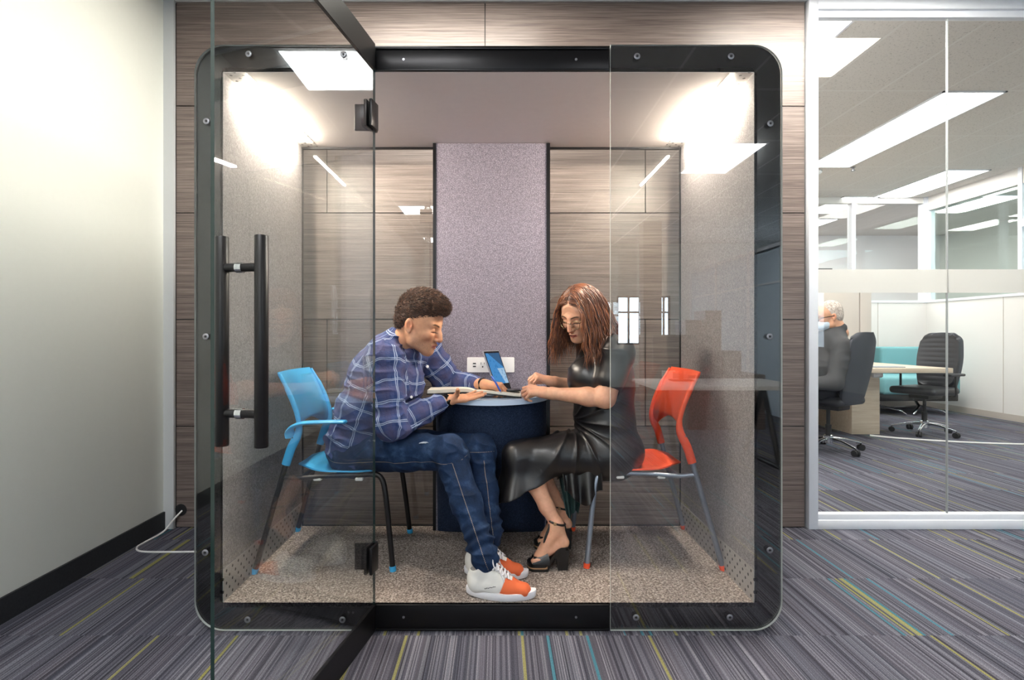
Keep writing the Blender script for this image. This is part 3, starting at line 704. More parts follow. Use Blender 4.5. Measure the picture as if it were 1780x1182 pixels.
# ---------------------------------------------------------------- smooth-union solids -> one continuous surface (naive surface nets)
class SDF:
    def __init__(s, lo, hi, h):
        s.h = h; s.lo = np.array(lo, float); s.n = np.ceil((np.array(hi, float)-s.lo)/h).astype(int)+1
        s.F = np.full(tuple(s.n), 1.0, np.float32)
    def _sl(s, lo, hi):
        a = np.clip(np.floor((np.array(lo)-s.lo)/s.h).astype(int), 0, s.n); b = np.clip(np.ceil((np.array(hi)-s.lo)/s.h).astype(int)+1, 0, s.n)
        if np.any(b-a < 1): return None, None
        ax = [s.lo[i]+s.h*np.arange(a[i], b[i]) for i in range(3)]
        return tuple(slice(a[i], b[i]) for i in range(3)), np.stack(np.meshgrid(*ax, indexing='ij'), -1).astype(np.float32)
    def _put(s, sl, d, k, sub):
        A = s.F[sl]
        if sub:
            B = -d
            if k > 0: h = np.maximum(k-np.abs(A-B), 0)/k; s.F[sl] = np.maximum(A, B)+h*h*k*.25
            else: s.F[sl] = np.maximum(A, B)
        else:
            if k > 0: h = np.maximum(k-np.abs(A-d), 0)/k; s.F[sl] = np.minimum(A, d)-h*h*k*.25
            else: s.F[sl] = np.minimum(A, d)
    def cap(s, a, b, ra, rb=None, k=.02, flat=None, sub=False):
        """rounded cone from a to b; flat=(direction, factor) stretches the section along direction"""
        rb = ra if rb is None else rb; a = np.array(a, np.float32); b = np.array(b, np.float32)
        m = max(ra, rb)*(max(flat[1], 1) if flat else 1)+k+2*s.h
        sl, Q = s._sl(np.minimum(a, b)-m, np.maximum(a, b)+m)
        if sl is None: return s
        ab = b-a; L = float(ab@ab)+1e-9
        t = np.clip(((Q-a)@ab)/L, 0, 1); v = Q-a-t[..., None]*ab
        if flat:
            n = np.array(flat[0], np.float32); n /= np.linalg.norm(n); q = v@n; v = v-(q*(1-1/flat[1]))[..., None]*n
        d = np.linalg.norm(v, axis=-1)-(ra+(rb-ra)*t)
        s._put(sl, d, k, sub); return s
    def ell(s, c, r, k=.02, R=None, sub=False):
        c = np.array(c, np.float32); r = np.array(r, np.float32); m = float(max(r))+k+2*s.h
        sl, Q = s._sl(c-m, c+m)
        if sl is None: return s
        v = Q-c
        if R is not None: v = v@np.array(R, np.float32)       # columns of R = local axes
        k0 = np.linalg.norm(v/r, axis=-1); k1 = np.linalg.norm(v/(r*r), axis=-1)+1e-9
        s._put(sl, (k0*(k0-1)/k1).astype(np.float32), k, sub); return s
    def chain(s, pts, rs, k=.02, flat=None):
        for i in range(len(pts)-1): s.cap(pts[i], pts[i+1], rs[i], rs[i+1], k, flat)
        return s
    def mesh(s):
        F = s.F; F = np.where(np.abs(F) < 1e-6, 1e-6, F); I = F < 0
        n0, n1, n2 = F.shape
        any_ = np.zeros((n0-1, n1-1, n2-1), bool); all_ = np.ones_like(any_)
        for dx in (0, 1):
            for dy in (0, 1):
                for dz in (0, 1):
                    c = I[dx:n0-1+dx, dy:n1-1+dy, dz:n2-1+dz]; any_ |= c; all_ &= c
        cells = np.argwhere(any_ & ~all_)
        idx = -np.ones(any_.shape, np.int64); idx[tuple(cells.T)] = np.arange(len(cells))
        acc = np.zeros((len(cells), 3)); cnt = np.zeros(len(cells))
        co = [np.array((dx, dy, dz)) for dx in (0, 1) for dy in (0, 1) for dz in (0, 1)]
        for i in range(8):
            for j in range(i+1, 8):
                if np.abs(co[i]-co[j]).sum() != 1: continue
                fa = F[tuple((cells+co[i]).T)]; fb = F[tuple((cells+co[j]).T)]; m = (fa < 0) != (fb < 0)
                t = np.where(m, fa/np.where(m, fa-fb, 1), 0)
                acc[m] += (co[i]+t[:, None]*(co[j]-co[i]))[m]; cnt[m] += 1
        V = s.lo + s.h*(cells+acc/cnt[:, None])
        quads = []
        for ax in range(3):
            sl0 = [slice(None)]*3; sl1 = [slice(None)]*3; sl0[ax] = slice(0, -1); sl1[ax] = slice(1, None)
            a, b = I[tuple(sl0)], I[tuple(sl1)]; E = np.argwhere(a != b)
            u, w = (ax+1) % 3, (ax+2) % 3
            ok = (E[:, u] > 0) & (E[:, w] > 0) & (E[:, u] < F.shape[u]-1) & (E[:, w] < F.shape[w]-1); E = E[ok]
            fl = a[tuple(E.T)]; eu = np.zeros(3, int); eu[u] = 1; ew = np.zeros(3, int); ew[w] = 1
            q = np.stack([idx[tuple((E-eu-ew).T)], idx[tuple((E-ew).T)], idx[tuple(E.T)], idx[tuple((E-eu).T)]], 1)
            q[~fl] = q[~fl][:, ::-1]; quads.append(q)
        return V, np.concatenate(quads)

def smooth_verts(V, Q, it=2, lam=.5):
    for _ in range(it):
        S_ = np.zeros_like(V); c = np.zeros(len(V))
        for a, b in ((0, 1), (1, 2), (2, 3), (3, 0)):
            np.add.at(S_, Q[:, a], V[Q[:, b]]); np.add.at(S_, Q[:, b], V[Q[:, a]]); np.add.at(c, Q[:, a], 1); np.add.at(c, Q[:, b], 1)
        V = V+(S_/np.maximum(c, 1)[:, None]-V)*lam
    return V
def vnormals(V, Q):
    n = np.cross(V[Q[:, 2]]-V[Q[:, 0]], V[Q[:, 3]]-V[Q[:, 1]]); N = np.zeros_like(V)
    for i in range(4): np.add.at(N, Q[:, i], n)
    return N/np.maximum(np.linalg.norm(N, axis=1), 1e-12)[:, None]
def npnoise(Pt, scale, seed=0):
    """smooth value noise, -1..1, vectorised"""
    Pt = Pt*np.array(scale)+seed*17.31; i = np.floor(Pt).astype(np.int64); f = Pt-i; f = f*f*(3-2*f); out = 0
    for dx in (0, 1):
        for dy in (0, 1):
            for dz in (0, 1):
                h = (i[:, 0]+dx)*73856093 ^ (i[:, 1]+dy)*19349663 ^ (i[:, 2]+dz)*83492791
                h = (h ^ (h >> 13))*1274126177 & 0x7fffffff
                w = (f[:, 0] if dx else 1-f[:, 0])*(f[:, 1] if dy else 1-f[:, 1])*(f[:, 2] if dz else 1-f[:, 2])
                out = out+w*((h % 10007)/10007*2-1)
    return out
def raw_mesh(name, V, Q, mats, parent=None, col=None, cuv=None, mi=None):
    me = bpy.data.meshes.new(name); nv, nq = len(V), len(Q)
    me.vertices.add(nv); me.vertices.foreach_set('co', V.astype(np.float32).ravel())
    me.loops.add(nq*4); me.loops.foreach_set('vertex_index', Q.astype(np.int32).ravel())
    me.polygons.add(nq); me.polygons.foreach_set('loop_start', np.arange(0, nq*4, 4, dtype=np.int32))
    me.update(calc_edges=True)
    me.polygons.foreach_set('use_smooth', np.ones(nq, bool))
    for m in (mats if isinstance(mats, (list, tuple)) else [mats]): me.materials.append(m)
    if mi is not None: me.polygons.foreach_set('material_index', mi.astype(np.int32))
    if col is not None:
        a = me.attributes.new('tone', 'FLOAT_COLOR', 'POINT'); a.data.foreach_set('color', np.concatenate([col, np.ones((nv, 1))], 1).astype(np.float32).ravel())
    if cuv is not None:
        a = me.attributes.new('cuv', 'FLOAT_VECTOR', 'POINT'); a.data.foreach_set('vector', cuv.astype(np.float32).ravel())
    me.validate(); me.update()
    o = bpy.data.objects.new(name, me); C.objects.link(o)
    if parent is not None: o.parent = parent
    return o
def limb_uv(V, segs):
    """segs: (a, b, radius, reference vector, v0). u = arc position round the nearest segment, v = length along it"""
    best = np.full(len(V), 1e9); uv = np.zeros((len(V), 3))
    for n, (a, b, r, ref, v0) in enumerate(segs):
        a = np.array(a); b = np.array(b); ab = b-a; L = np.linalg.norm(ab); ax = ab/L
        t = (V-a)@ax; tc = np.clip(t, 0, L); d = np.linalg.norm(V-a-tc[:, None]*ax, axis=1)/r
        e1 = np.array(ref, float); e1 = e1-ax*(e1@ax); e1 /= np.linalg.norm(e1); e2 = np.cross(ax, e1)
        w = V-a; ang = np.arctan2(w@e2, w@e1); m = d < best
        best[m] = d[m]; uv[m] = np.stack([ang*r, t+v0, np.full(len(V), n)], 1)[m]
    return uv
def A(*p): return np.array(p, float)
def nrm(v): v = np.array(v, float); return v/np.linalg.norm(v)
def L3(v): return np.array(tuple(v), float)

def hand(S_, wrist, f, up, ts, curls, spread=(.16, .04, -.06, -.18), thumb=(.9, .5, .3, .5), sc=1.0, r0=.0088, k=.006):
    """f: wrist->knuckles, up: back of the hand, ts: +1/-1 side of the thumb along f x up.
    curls: four tuples of three joint angles. thumb: (outward, palmward, bend1, bend2). Returns finger tips"""
    wrist = L3(wrist); f = nrm(f); up = L3(up); up = nrm(up-f*(up@f)); t = np.cross(f, up)*ts; tips = []
    s = sc
    S_.cap(wrist-f*.02*s, wrist+f*.02*s, .024*s, .025*s, .015, (t, 1.25))
    offs = (.030, .010, -.010, -.028); lens = (.042, .047, .043, .034); kn = (.088, .092, .087, .078)
    for i in range(4):
        k0 = wrist+f*kn[i]*s+t*offs[i]*s+up*(.004-.0012*abs(i-1.2))*s
        S_.cap(wrist+f*.02*s+t*offs[i]*.55*s, k0, .0145*s, .0118*s, .014)
        a = 0; p = k0; d0 = nrm(f+t*spread[i]); rr = (r0 if i < 3 else r0*.86)*s; L = lens[i]*s
        for j in range(3):
            a += curls[i][j]; d = d0*math.cos(a)-up*math.sin(a); q = p+d*L
            S_.cap(p, q, rr*(1.04 if j == 0 else .98), rr*(.98 if j < 2 else .84), k if j == 0 else .003)
            p = q; L *= (.62 if j == 0 else .80); rr *= .93
        tips.append(p)
    b0 = wrist+f*.018*s+t*.016*s-up*.006*s
    d = nrm(f*.75+t*thumb[0]-up*thumb[1]); q = b0+d*.045*s; S_.cap(b0, q, .017*s, .0125*s, .012)
    d1 = nrm(d+f*thumb[2]-t*thumb[2]*.6-up*.1); p = q; q = p+d1*.034*s; S_.cap(p, q, .0115*s, .0105*s, .005)
    d2 = nrm(d1+f*thumb[3]*.6-t*thumb[3]); p = q; q = p+d2*.026*s; S_.cap(p, q, .0105*s, .0085*s, .004)
    tips.append(q); return tips

def head_sdf(h=.002, male=True):
    """local frame: x forward, y left, z up, origin between the eyes' level and ears"""
    g = SDF((-.16, -.12, -.30), (.16, .12, .19), h)
    m = 1.0 if male else .93
    g.ell((-.018, 0, .050), (.098, .077*(1 if male else .97), .092), k=.0)
    g.ell((.030, 0, -.015), (.058, .062, .085), k=.04)                      # face block
    g.ell((.034, 0, .042), (.049, .056, .048), k=.04)                        # forehead
    jw = .050*m
    for sy in (1, -1):
        g.cap((-.005, sy*jw, -.045), (.010, sy*jw*.94, -.072), .022, .020, .02)
        g.cap((.010, sy*jw*.94, -.072), (.066, sy*.016, -.100), .020, .019, .022)
        g.ell((.064, sy*.038, -.022), (.026, .024, .022), k=.02)             # cheekbone
        g.cap((.082, sy*.010, .024), (.074, sy*.045, .024), .010, .009, .018) # brow ridge
    g.ell((.074, 0, -.100), (.021, .021, .017), k=.018)                       # chin
    g.ell((.070, 0, -.066), (.028, .032, .032), k=.02)                        # mouth mound
    for sy in (1, -1):
        g.ell((.100, sy*.031, .002), (.020, .017, .013), k=.012, sub=True)    # socket
        g.ell((.0745, sy*.0315, .000), (.0150, .0150, .0135), k=.003)         # lidded eye
        g.cap((.0895, sy*.020, -.0045), (.0850, sy*.043, -.0042), .0014, .0012, .002, sub=True)  # slit of the lowered lid
    g.chain([(.088, 0, .018), (.101, 0, -.010), (.113 if male else .109, 0, -.031)], [.0088, .0100, .0115], k=.018)
    g.ell((.108, 0, -.036), (.012, .0125, .0095), k=.006)
    for sy in (1, -1):
        g.ell((.099, sy*.0125, -.038), (.0105, .0068, .0078), k=.005)
        g.ell((.103, sy*.007, -.0455), (.0035, .0026, .0018), k=.002, sub=True)
    g.cap((.100, 0, -.048), (.098, 0, -.056), .0028, .004, .004, sub=True)
    g.chain([(.090, -.021, -.066), (.0975, -.008, -.0615), (.0975, .008, -.0615), (.090, .021, -.066)], [.0035, .0058, .0058, .0035], k=.005)
    g.chain([(.089, -.018, -.0715), (.0955, 0, -.0745), (.089, .018, -.0715)], [.0038, .0068, .0038], k=.004)
    g.chain([(.092, -.022, -.0675), (.1035, 0, -.0677), (.092, .022, -.0675)], [.0012, .0016, .0012], k=.001) if False else None
    g.cap((.1025, -.020, -.0678), (.1025, .020, -.0678), .0022, .0022, .002, sub=True)
    for sy in (1, -1):                                                          # ears
        R = Matrix.Rotation(math.radians(-12), 3, 'Y') @ Matrix.Rotation(sy*math.radians(-16), 3, 'Z')
        R = np.array(R)
        g.ell((-.016, sy*.080, -.004), (.0185, .0075, .031), k=.006, R=R)
        ec = A(-.016, sy*.080, -.004)+R@A(.003, sy*.0085, .002); g.ell(ec, (.0085, .0065, .017), k=.003, R=R, sub=True); g.cap(ec+R@A(.011, -sy*.002, -.006), ec+R@A(.011, -sy*.002, -.012), .0035, .003, .003)
        g.ell((-.008, sy*.079, -.030), (.0085, .006, .009), k=.005)
    return g
def head_colors(V, skin, lip, brow, stubble=None, lid=None):
    n = len(V); c = np.tile(np.array(skin), (n, 1)); x, y, z = V.T
    def blend(c, w, col): return c*(1-w[:, None])+np.array(col)*w[:, None]
    def sst(a, b, v): t = np.clip((v-a)/(b-a), 0, 1); return t*t*(3-2*t)
    red = np.array(skin)*np.array((1.0, .72, .66))
    c = blend(c, .45*sst(.035, .0, np.linalg.norm(V-A(.105, 0, -.035), axis=1)), red)
    for sy in (1, -1):
        c = blend(c, .35*sst(.035, .008, np.linalg.norm(V-A(.07, sy*.042, -.03), axis=1)), red)
        c = blend(c, .6*sst(.03, .012, np.linalg.norm(V-A(-.016, sy*.086, -.002), axis=1)), red)
    if stubble is not None:
        w = sst(-.040, -.062, z)*sst(.0, .025, x)*(sst(-.135, -.105, z)); w = np.maximum(w, .9*sst(.016, .010, np.abs(z+.053))*sst(.08, .09, x)*sst(.03, .02, np.abs(y)))
        w *= .72+.28*npnoise(V, (400, 400, 400)); c = blend(c, .55*np.clip(w, 0, 1), stubble)
    w = sst(.0095, .0055, np.abs(z+.068))*sst(.025, .018, np.abs(y))*sst(.084, .088, x); c = blend(c, w, lip)
    w = sst(.002, .0008, np.abs(z+.068))*sst(.022, .017, np.abs(y))*sst(.084, .088, x); c = blend(c, w*.8, np.array(lip)*.35)
    for sy in (1, -1):
        yy = sy*y; arch = .0225+.006*np.sin(np.clip((yy-.012)/.038, 0, 1)*2.2)
        w = sst(.0050, .0022, np.abs(z-arch))*sst(.008, .016, yy)*sst(.058, .046, yy)*sst(.05, .06, x); c = blend(c, w*.92, brow)
        w = sst(.0030, .0012, np.abs(z+.0055+.10*np.abs(yy-.031)**1.5))*sst(.014, .018, yy)*sst(.053, .048, yy)*sst(.055, .065, x); c = blend(c, w*.95, np.array(brow)*.4)
    return c
def frame(Fv, roll=0.0):
    Fv = nrm(Fv); Lv = nrm(np.cross((0, 0, 1), Fv)); Uv = np.cross(Fv, Lv)
    if roll: c, s_ = math.cos(roll), math.sin(roll); Lv, Uv = Lv*c+Uv*s_, Uv*c-Lv*s_
    return np.stack([Fv, Lv, Uv], 1)           # columns
def cat(*ms):
    Vs, Qs, Cs, o = [], [], [], 0
    for V, Q, Cc in ms: Vs.append(V); Qs.append(Q+o); Cs.append(Cc); o += len(V)
    return np.concatenate(Vs), np.concatenate(Qs), np.concatenate(Cs)

def skin_mat(name, sss=.12):
    t = NT(name); a = t.n('Attribute', attribute_name='tone').outputs['Color']; p = t.pos()
    b = t.noise(p, 700, 2); m = t.noise(p, 60, 3)
    c = t.mix(1.0, a, t.ramp(m, [(.3, (.93, .91, .90)), (.7, (1.05, 1.05, 1.05))]), 'MULTIPLY')
    return t.done(t.pbsdf(c, .48, 0, t.bump(b, .12, .0006), Subsurface_Weight=sss, Subsurface_Scale=.01, Specular_IOR_Level=.4))
M['skin'] = skin_mat('skin')
def hair_mat(name, cols, rough=.42):
    t = NT(name); a = t.n('Attribute', attribute_name='tone').outputs['Fac']
    return t.done(t.pbsdf(t.ramp(a, [(0, lin(cols[0])), (.5, lin(cols[1])), (1, lin(cols[2]))]), rough, 0, None, Specular_IOR_Level=.6))

def strands(name, mat, paths, rads, tones, parent, nside=5):
    """many tapering locks as ONE mesh with a tone per lock"""
    V = []; Q = []; T = []
    for pth, r, tn in zip(paths, rads, tones):
        p = np.array([tuple(x) for x in pth]); k = len(p)
        tg = np.gradient(p, axis=0); tg /= np.maximum(np.linalg.norm(tg, axis=1), 1e-9)[:, None]
        u = nrm(np.cross(tg[0], (0.31, .7, .2))); o = len(V)
        for i in range(k):
            u = nrm(u-tg[i]*(u@tg[i])); w = np.cross(tg[i], u); f = i/(k-1)
            rr = r*(.55+.45*min(1, f*4))*(1-max(0, f-.55)/.45*.88)
            for j in range(nside):
                a = 2*math.pi*j/nside; V.append(p[i]+(u*math.cos(a)+w*math.sin(a))*rr); T.append(tn)
        for i in range(k-1):
            for j in range(nside):
                Q.append((o+i*nside+j, o+i*nside+(j+1) % nside, o+(i+1)*nside+(j+1) % nside, o+(i+1)*nside+j))
    T = np.array(T); return raw_mesh(name, np.array(V), np.array(Q), mat, parent, col=np.stack([T, T, T], 1))
# ---------------------------------------------------------------- the seated man
FZ = IZ0
man = thing('person', 'seated dark-haired person in blue plaid shirt and jeans holding an open notebook', 'person', (-.62, .5, FZ))
def W_(o):      # keep world coordinates although parented to the empty
    o.parent = man; o.matrix_parent_inverse = Matrix.Translation(man.location).inverted(); return o
mhead_R = frame((math.cos(.31)*math.cos(.30), -math.cos(.31)*math.sin(.30), -math.sin(.31)))
HS = 1.06
eye = L3(P(753, 575.5, .385)); mO = eye-mhead_R@(A(.083, -.033, 0)*HS)
def mh(v): return np.array(v)@mhead_R.T*HS+mO
hip_n, hip_f = L3(P(638, 782, .42)), L3(P(650, 778, .60))
kn_n, kn_f = L3(P(782, 787, .27)), L3(P(832, 783, .42))
an_n, an_f = L3(P(842, 968, .07)), L3(P(851, 928, .27))
sh_n, sh_f = L3(P(668, 622, .34)), L3(P(738, 607, .66))
el_n, el_f = L3(P(682, 738, .27)), L3(P(783, 668, .70))
wr_n, wr_f = L3(P(777, 696, .41)), L3(P(838, 668, .55))
nk0, nk1 = L3(P(692, 600, .50)), mh((-.035, 0, -.07))
pel, wst, chs, upc = L3(P(630, 772, .51)), L3(P(645, 715, .51)), L3(P(668, 655, .50)), L3(P(684, 615, .50))
SK, LP, BR, ST = lin('#d9a17e')[:3], lin('#b56a5c')[:3], lin('#35251d')[:3], lin('#6b5142')[:3]
# skin: head and neck
g = head_sdf(.002, True)
inv = lambda w: (np.array(w)-mO)@mhead_R/HS
g.chain([(-.035, 0, -.03), inv(nk0*.5+nk1*.5), inv(nk0)], [.056, .054, .060], k=.03)
V, Q = g.mesh(); V = smooth_verts(V, Q, 1); colr = head_colors(V, SK, LP, BR, ST)
head = (mh(V), Q, colr)
# skin: torso core, arms, legs and hands
g = SDF((-1.0, -.05, .14), (.25, .85, 1.22), .005)
g.cap(pel, wst, .10, .10, .03, ((0, 1, 0), 1.25)).cap(wst, chs, .10, .105, .03, ((0, 1, 0), 1.3)).cap(chs, upc, .105, .085, .03, ((0, 1, 0), 1.3)).cap(upc, nk0, .06, .055, .03)
for h_, k_, a_, s_, e_, w_ in ((hip_n, kn_n, an_n, sh_n, el_n, wr_n), (hip_f, kn_f, an_f, sh_f, el_f, wr_f)):
    g.chain([h_, k_, a_], [.065, .048, .034], .02); g.cap(upc, s_, .05, .045, .02); g.chain([s_, e_, e_*.75+w_*.25, w_], [.042, .036, .036, .026], .015)
V, Q = g.mesh(); body = (V, Q, np.tile(SK, (len(V), 1)))
def handmesh(lo, hi, fn, tone, h=.0018):
    g = SDF(lo, hi, h); r_ = fn(g); V, Q = g.mesh(); V = smooth_verts(V, Q, 1)
    w = np.clip(.5+.5*npnoise(V, (45, 45, 45)), 0, 1)*.25; cc = np.tile(tone, (len(V), 1)); cc = cc*(1-w[:, None])+cc*A(1, .80, .76)*w[:, None]
    return (V, Q, cc), r_
# near hand lies palm up under the notebook, thumb over its corner
fn_ = lambda g: (g.cap(wr_n-nrm(wr_n-el_n)*-.0-(wr_n-el_n)*.25, wr_n, .029, .025, .01), hand(g, wr_n, (.96, .12, .15), (.0, .25, -1), -1,
    ((.10, .08, .04), (.06, .08, .04), (.05, .10, .05), (.05, .14, .1)), thumb=(.30, .60, -.60, -.3), sc=.97))[1]
nh, _ = handmesh(wr_n-.12, wr_n+.24, fn_, SK)
# far hand holds the pen
fn2 = lambda g: (g.cap(wr_f-(wr_f-el_f)*.25, wr_f, .029, .025, .01), hand(g, wr_f, (.93, -.30, -.10), (.10, -.25, 1), -1,
    ((.75, .75, .45), (.85, .85, .5), (.95, 1.0, .6), (1.0, 1.1, .7)), thumb=(.25, .85, .35, .35), sc=1.0))[1]
fh, tipsf = handmesh(wr_f-.14, wr_f+.20, fn2, SK)
V, Q, Cc = cat(head, body, nh, fh)
W_(raw_mesh('body', V, Q, M['skin'], None, col=Cc))

# ---- shirt
def plaid():
    t = NT('blue_plaid_cotton'); uv = t.n('Attribute', attribute_name='cuv').outputs['Vector']; u, v, w = t.sep(uv)
    wob = t.math('MULTIPLY', t.math('SUBTRACT', t.noise(t.world(), 9, 2), .5), .03)
    def axis(c):
        f = t.math('FRACT', t.math('DIVIDE', t.math('ADD', c, wob), .092))
        l1 = t.math('LESS_THAN', t.math('ABSOLUTE', t.math('SUBTRACT', f, .46)), .018); l2 = t.math('LESS_THAN', t.math('ABSOLUTE', t.math('SUBTRACT', f, .535)), .018)
        band = t.math('LESS_THAN', t.math('ABSOLUTE', t.math('SUBTRACT', f, .5)), .20); ltb = t.math('LESS_THAN', t.math('ABSOLUTE', t.math('SUBTRACT', f, .0)), .14)
        return t.math('MAXIMUM', l1, l2), band, t.math('MAXIMUM', ltb, t.math('GREATER_THAN', f, .86))
    lu, bu, du = axis(u); lv, bv, dv = axis(v)
    c = t.mix(t.math('MULTIPLY', t.math('ADD', bu, bv), .42), lin('#4c5580'), lin('#2e4676'))
    c = t.mix(t.math('MULTIPLY', t.math('ADD', du, dv), .30), c, lin('#5b5674'))
    c = t.mix(t.math('MULTIPLY', t.math('MAXIMUM', lu, lv), .72), c, lin('#b9c8e2'))
    tw = t.noise(t.scl(uv, (1, 1, 1)), 900, 2); fo = t.noise(t.world(), 28, 4, .6)
    return t.done(t.pbsdf(c, .85, 0, t.bump(t.math('ADD', t.math('MULTIPLY', tw, .12), fo), .75, .012), Specular_IOR_Level=.2))
M['plaid'] = plaid()
g = SDF((-1.05, .10, .45), (.05, .88, 1.24), .0042)
fy = ((0, 1, 0), 1.22)
g.chain([pel+A(-.005, 0, -.005), wst+A(-.0, 0, 0), chs, upc], [.142, .148, .152, .105], .05, fy)
g.ell(pel+A(-.035, 0, .03), (.135, .165, .12), k=.04)
g.ell(L3(P(697, 668, .50)), (.11, .16, .13), k=.05)                    # chest falling forward
g.chain([upc, nk0+A(.01, 0, .02)], [.10, .066], .04)
for s_, e_, w_, ss in ((sh_n, el_n, wr_n, 1), (sh_f, el_f, wr_f, 1)):
    dw = nrm(w_-e_); g.cap(upc+A(0, 0, -.01), s_, .085, .078, .05); g.chain([s_, s_*.45+e_*.55, e_, e_*.55+w_*.45, w_-dw*.045], [.080, .070, .062, .055, .042], .025)
g.ell(L3(P(706, 590, .41)), (.03, .09, .05), k=.03, sub=True)
V, Q = g.mesh(); V = smooth_verts(V, Q, 1); N = vnormals(V, Q)
fold = (1-np.abs(npnoise(V, (13, 9, 26), 1)))**3*.016 + npnoise(V, (24, 20, 34), 3)*.005
el_w = np.exp(-(np.linalg.norm(V-el_n, axis=1)/.09)**2)+np.exp(-(np.linalg.norm(V-el_f, axis=1)/.09)**2)+np.exp(-(np.linalg.norm(V-pel-A(0, 0, .05), axis=1)/.16)**2)
fold = fold*(.6+.9*el_w); V2 = V+N*fold[:, None]
cu = limb_uv(V, [(pel, upc+A(.02, 0, .06), .155, (0.2, -1, 0), 0.03), (sh_n+A(0, .02, .0), el_n, .075, (0, -1, .2), .01), (el_n, wr_n, .055, (0, -1, .2), .33), (sh_f, el_f, .08, (0, -1, .3), .02), (el_f, wr_f, .055, (0, -1, .3), .35)])
shirt = W_(raw_mesh('shirt', V2, Q, M['plaid'], None, cuv=cu))
def sub(o, p): o.parent = p; o.matrix_parent_inverse = (Matrix.Translation(man.location)).inverted() if False else Matrix.Identity(4); return o
# collar: a standing band that opens at the front
b = MB(); G = []
axn = Vector(nk1-nk0).normalized(); e1 = Vector((1, 0, 0)); e1 = (e1-axn*e1.dot(axn)).normalized(); e2 = axn.cross(e1); c0 = Vector(nk0)
for i, (rr, hh) in enumerate(((.062, .085), (.066, .088), (.078, .060), (.090, .030))):
    row = []
    for j in range(33):
        a = math.radians(28+304*j/32); opn = 1+.10*math.cos(a)
        row.append(c0+(e1*math.cos(a)+e2*math.sin(a))*rr*opn+axn*(hh-.03-.028*max(0, math.cos(a))))
    G.append(row)
b.grid(G, .003); cl = b.build('collar', M['plaid'], shirt)
cv = np.array([v.co[:] for v in cl.data.vertices]); at = cl.data.attributes.new('cuv', 'FLOAT_VECTOR', 'POINT'); at.data.foreach_set('vector', (cv[:, [0, 2, 1]]*1.0).astype(np.float32).ravel())
g = SDF(nk0-.12, nk0+.12, .004); g.ell(nk0+A(.035, -.01, .0), (.045, .05, .05), k=0); V, Q = g.mesh()
M['tee'] = simple('black_cotton', '#141519', .9)
raw_mesh('t_shirt', V, Q, M['tee'], shirt)
for px, py, yy in ((743, 637, .375), (715, 690, .345)):
    p_ = P(px, py, yy); MB().lathe([(.0065, 0), (.0065, .003), (0, .003)], 14, M=Matrix.Translation(p_) @ Matrix.Rotation(math.pi/2, 4, 'X') @ Matrix.Rotation(.5, 4, 'Y')).build('button', M['white_pl'], shirt)
# cuffs
for e_, w_ in ((el_n, wr_n), (el_f, wr_f)):
    d = Vector(nrm(w_-e_)); b = MB(); p0 = Vector(w_)-d*.072
    b.tube([p0, p0+d*.012, p0+d*.036, p0+d*.040], [.044, .0445, .042, .039], 22); q = b.build('cuff', M['plaid'], shirt)
    cv = np.array([v.co[:] for v in q.data.vertices]); at = q.data.attributes.new('cuv', 'FLOAT_VECTOR', 'POINT'); at.data.foreach_set('vector', limb_uv(cv, [(e_, w_, .05, (0, -1, .2), .33)]).astype(np.float32).ravel())

# ---- jeans
def denim():
    t = NT('dark_blue_denim'); uv = t.n('Attribute', attribute_name='cuv').outputs['Vector']; u, v, w = t.sep(uv); p = t.world()
    tw = t.noise(t.scl(p, (1, 1, 1)), 520, 2, .7); wr = t.noise(p, 14, 5, .65); fd = t.noise(p, 5, 3)
    c = t.ramp(wr, [(.30, lin('#111f36')), (.55, lin('#1b2f4e')), (.78, lin('#38506f'))])
    c = t.mix(t.math('MULTIPLY', t.math('GREATER_THAN', fd, .55), .0), c, lin('#5b7698'))
    c = t.mix(1.0, c, t.ramp(tw, [(.3, (.75, .75, .75)), (.7, (1.25, 1.25, 1.25))]), 'MULTIPLY')
    seam = t.math('LESS_THAN', t.math('ABSOLUTE', u), .0014); dash = t.math('LESS_THAN', t.math('FRACT', t.math('DIVIDE', v, .006)), .6)
    c = t.mix(t.math('MULTIPLY', t.math('MULTIPLY', seam, dash), .7), c, lin('#b9a78e'))
    return t.done(t.pbsdf(c, .85, 0, t.bump(t.math('ADD', t.math('MULTIPLY', tw, .15), wr), .6, .008), Specular_IOR_Level=.2))
M['denim'] = denim()
g = SDF((-.95, -.06, .16), (.12, .82, .85), .0042)
g.ell(pel+A(-.03, 0, -.03), (.135, .168, .125), k=.0); g.cap(hip_n+A(-.05, .03, 0), hip_f+A(-.05, -.03, 0), .11, .11, .04)
for h_, k_, a_ in ((hip_n, kn_n, an_n), (hip_f, kn_f, an_f)):
    dn = nrm(a_-k_); mid = (h_+k_)/2
    g.chain([h_, mid, k_, k_*.5+a_*.5, a_-dn*.02], [.098, .088, .070, .062, .050], .03)
    g.cap(a_-dn*.05, a_-dn*-.005, .050, .051, .01)
V, Q = g.mesh(); V = smooth_verts(V, Q, 1); N = vnormals(V, Q)
fold = (1-np.abs(npnoise(V, (9, 14, 24), 5)))**3*.010+npnoise(V, (25, 25, 40), 8)*.004
kw = sum(np.exp(-(np.linalg.norm(V-q_, axis=1)/.10)**2) for q_ in (kn_n, kn_f, hip_n, an_n, an_f)); fold *= (.4+1.1*kw)
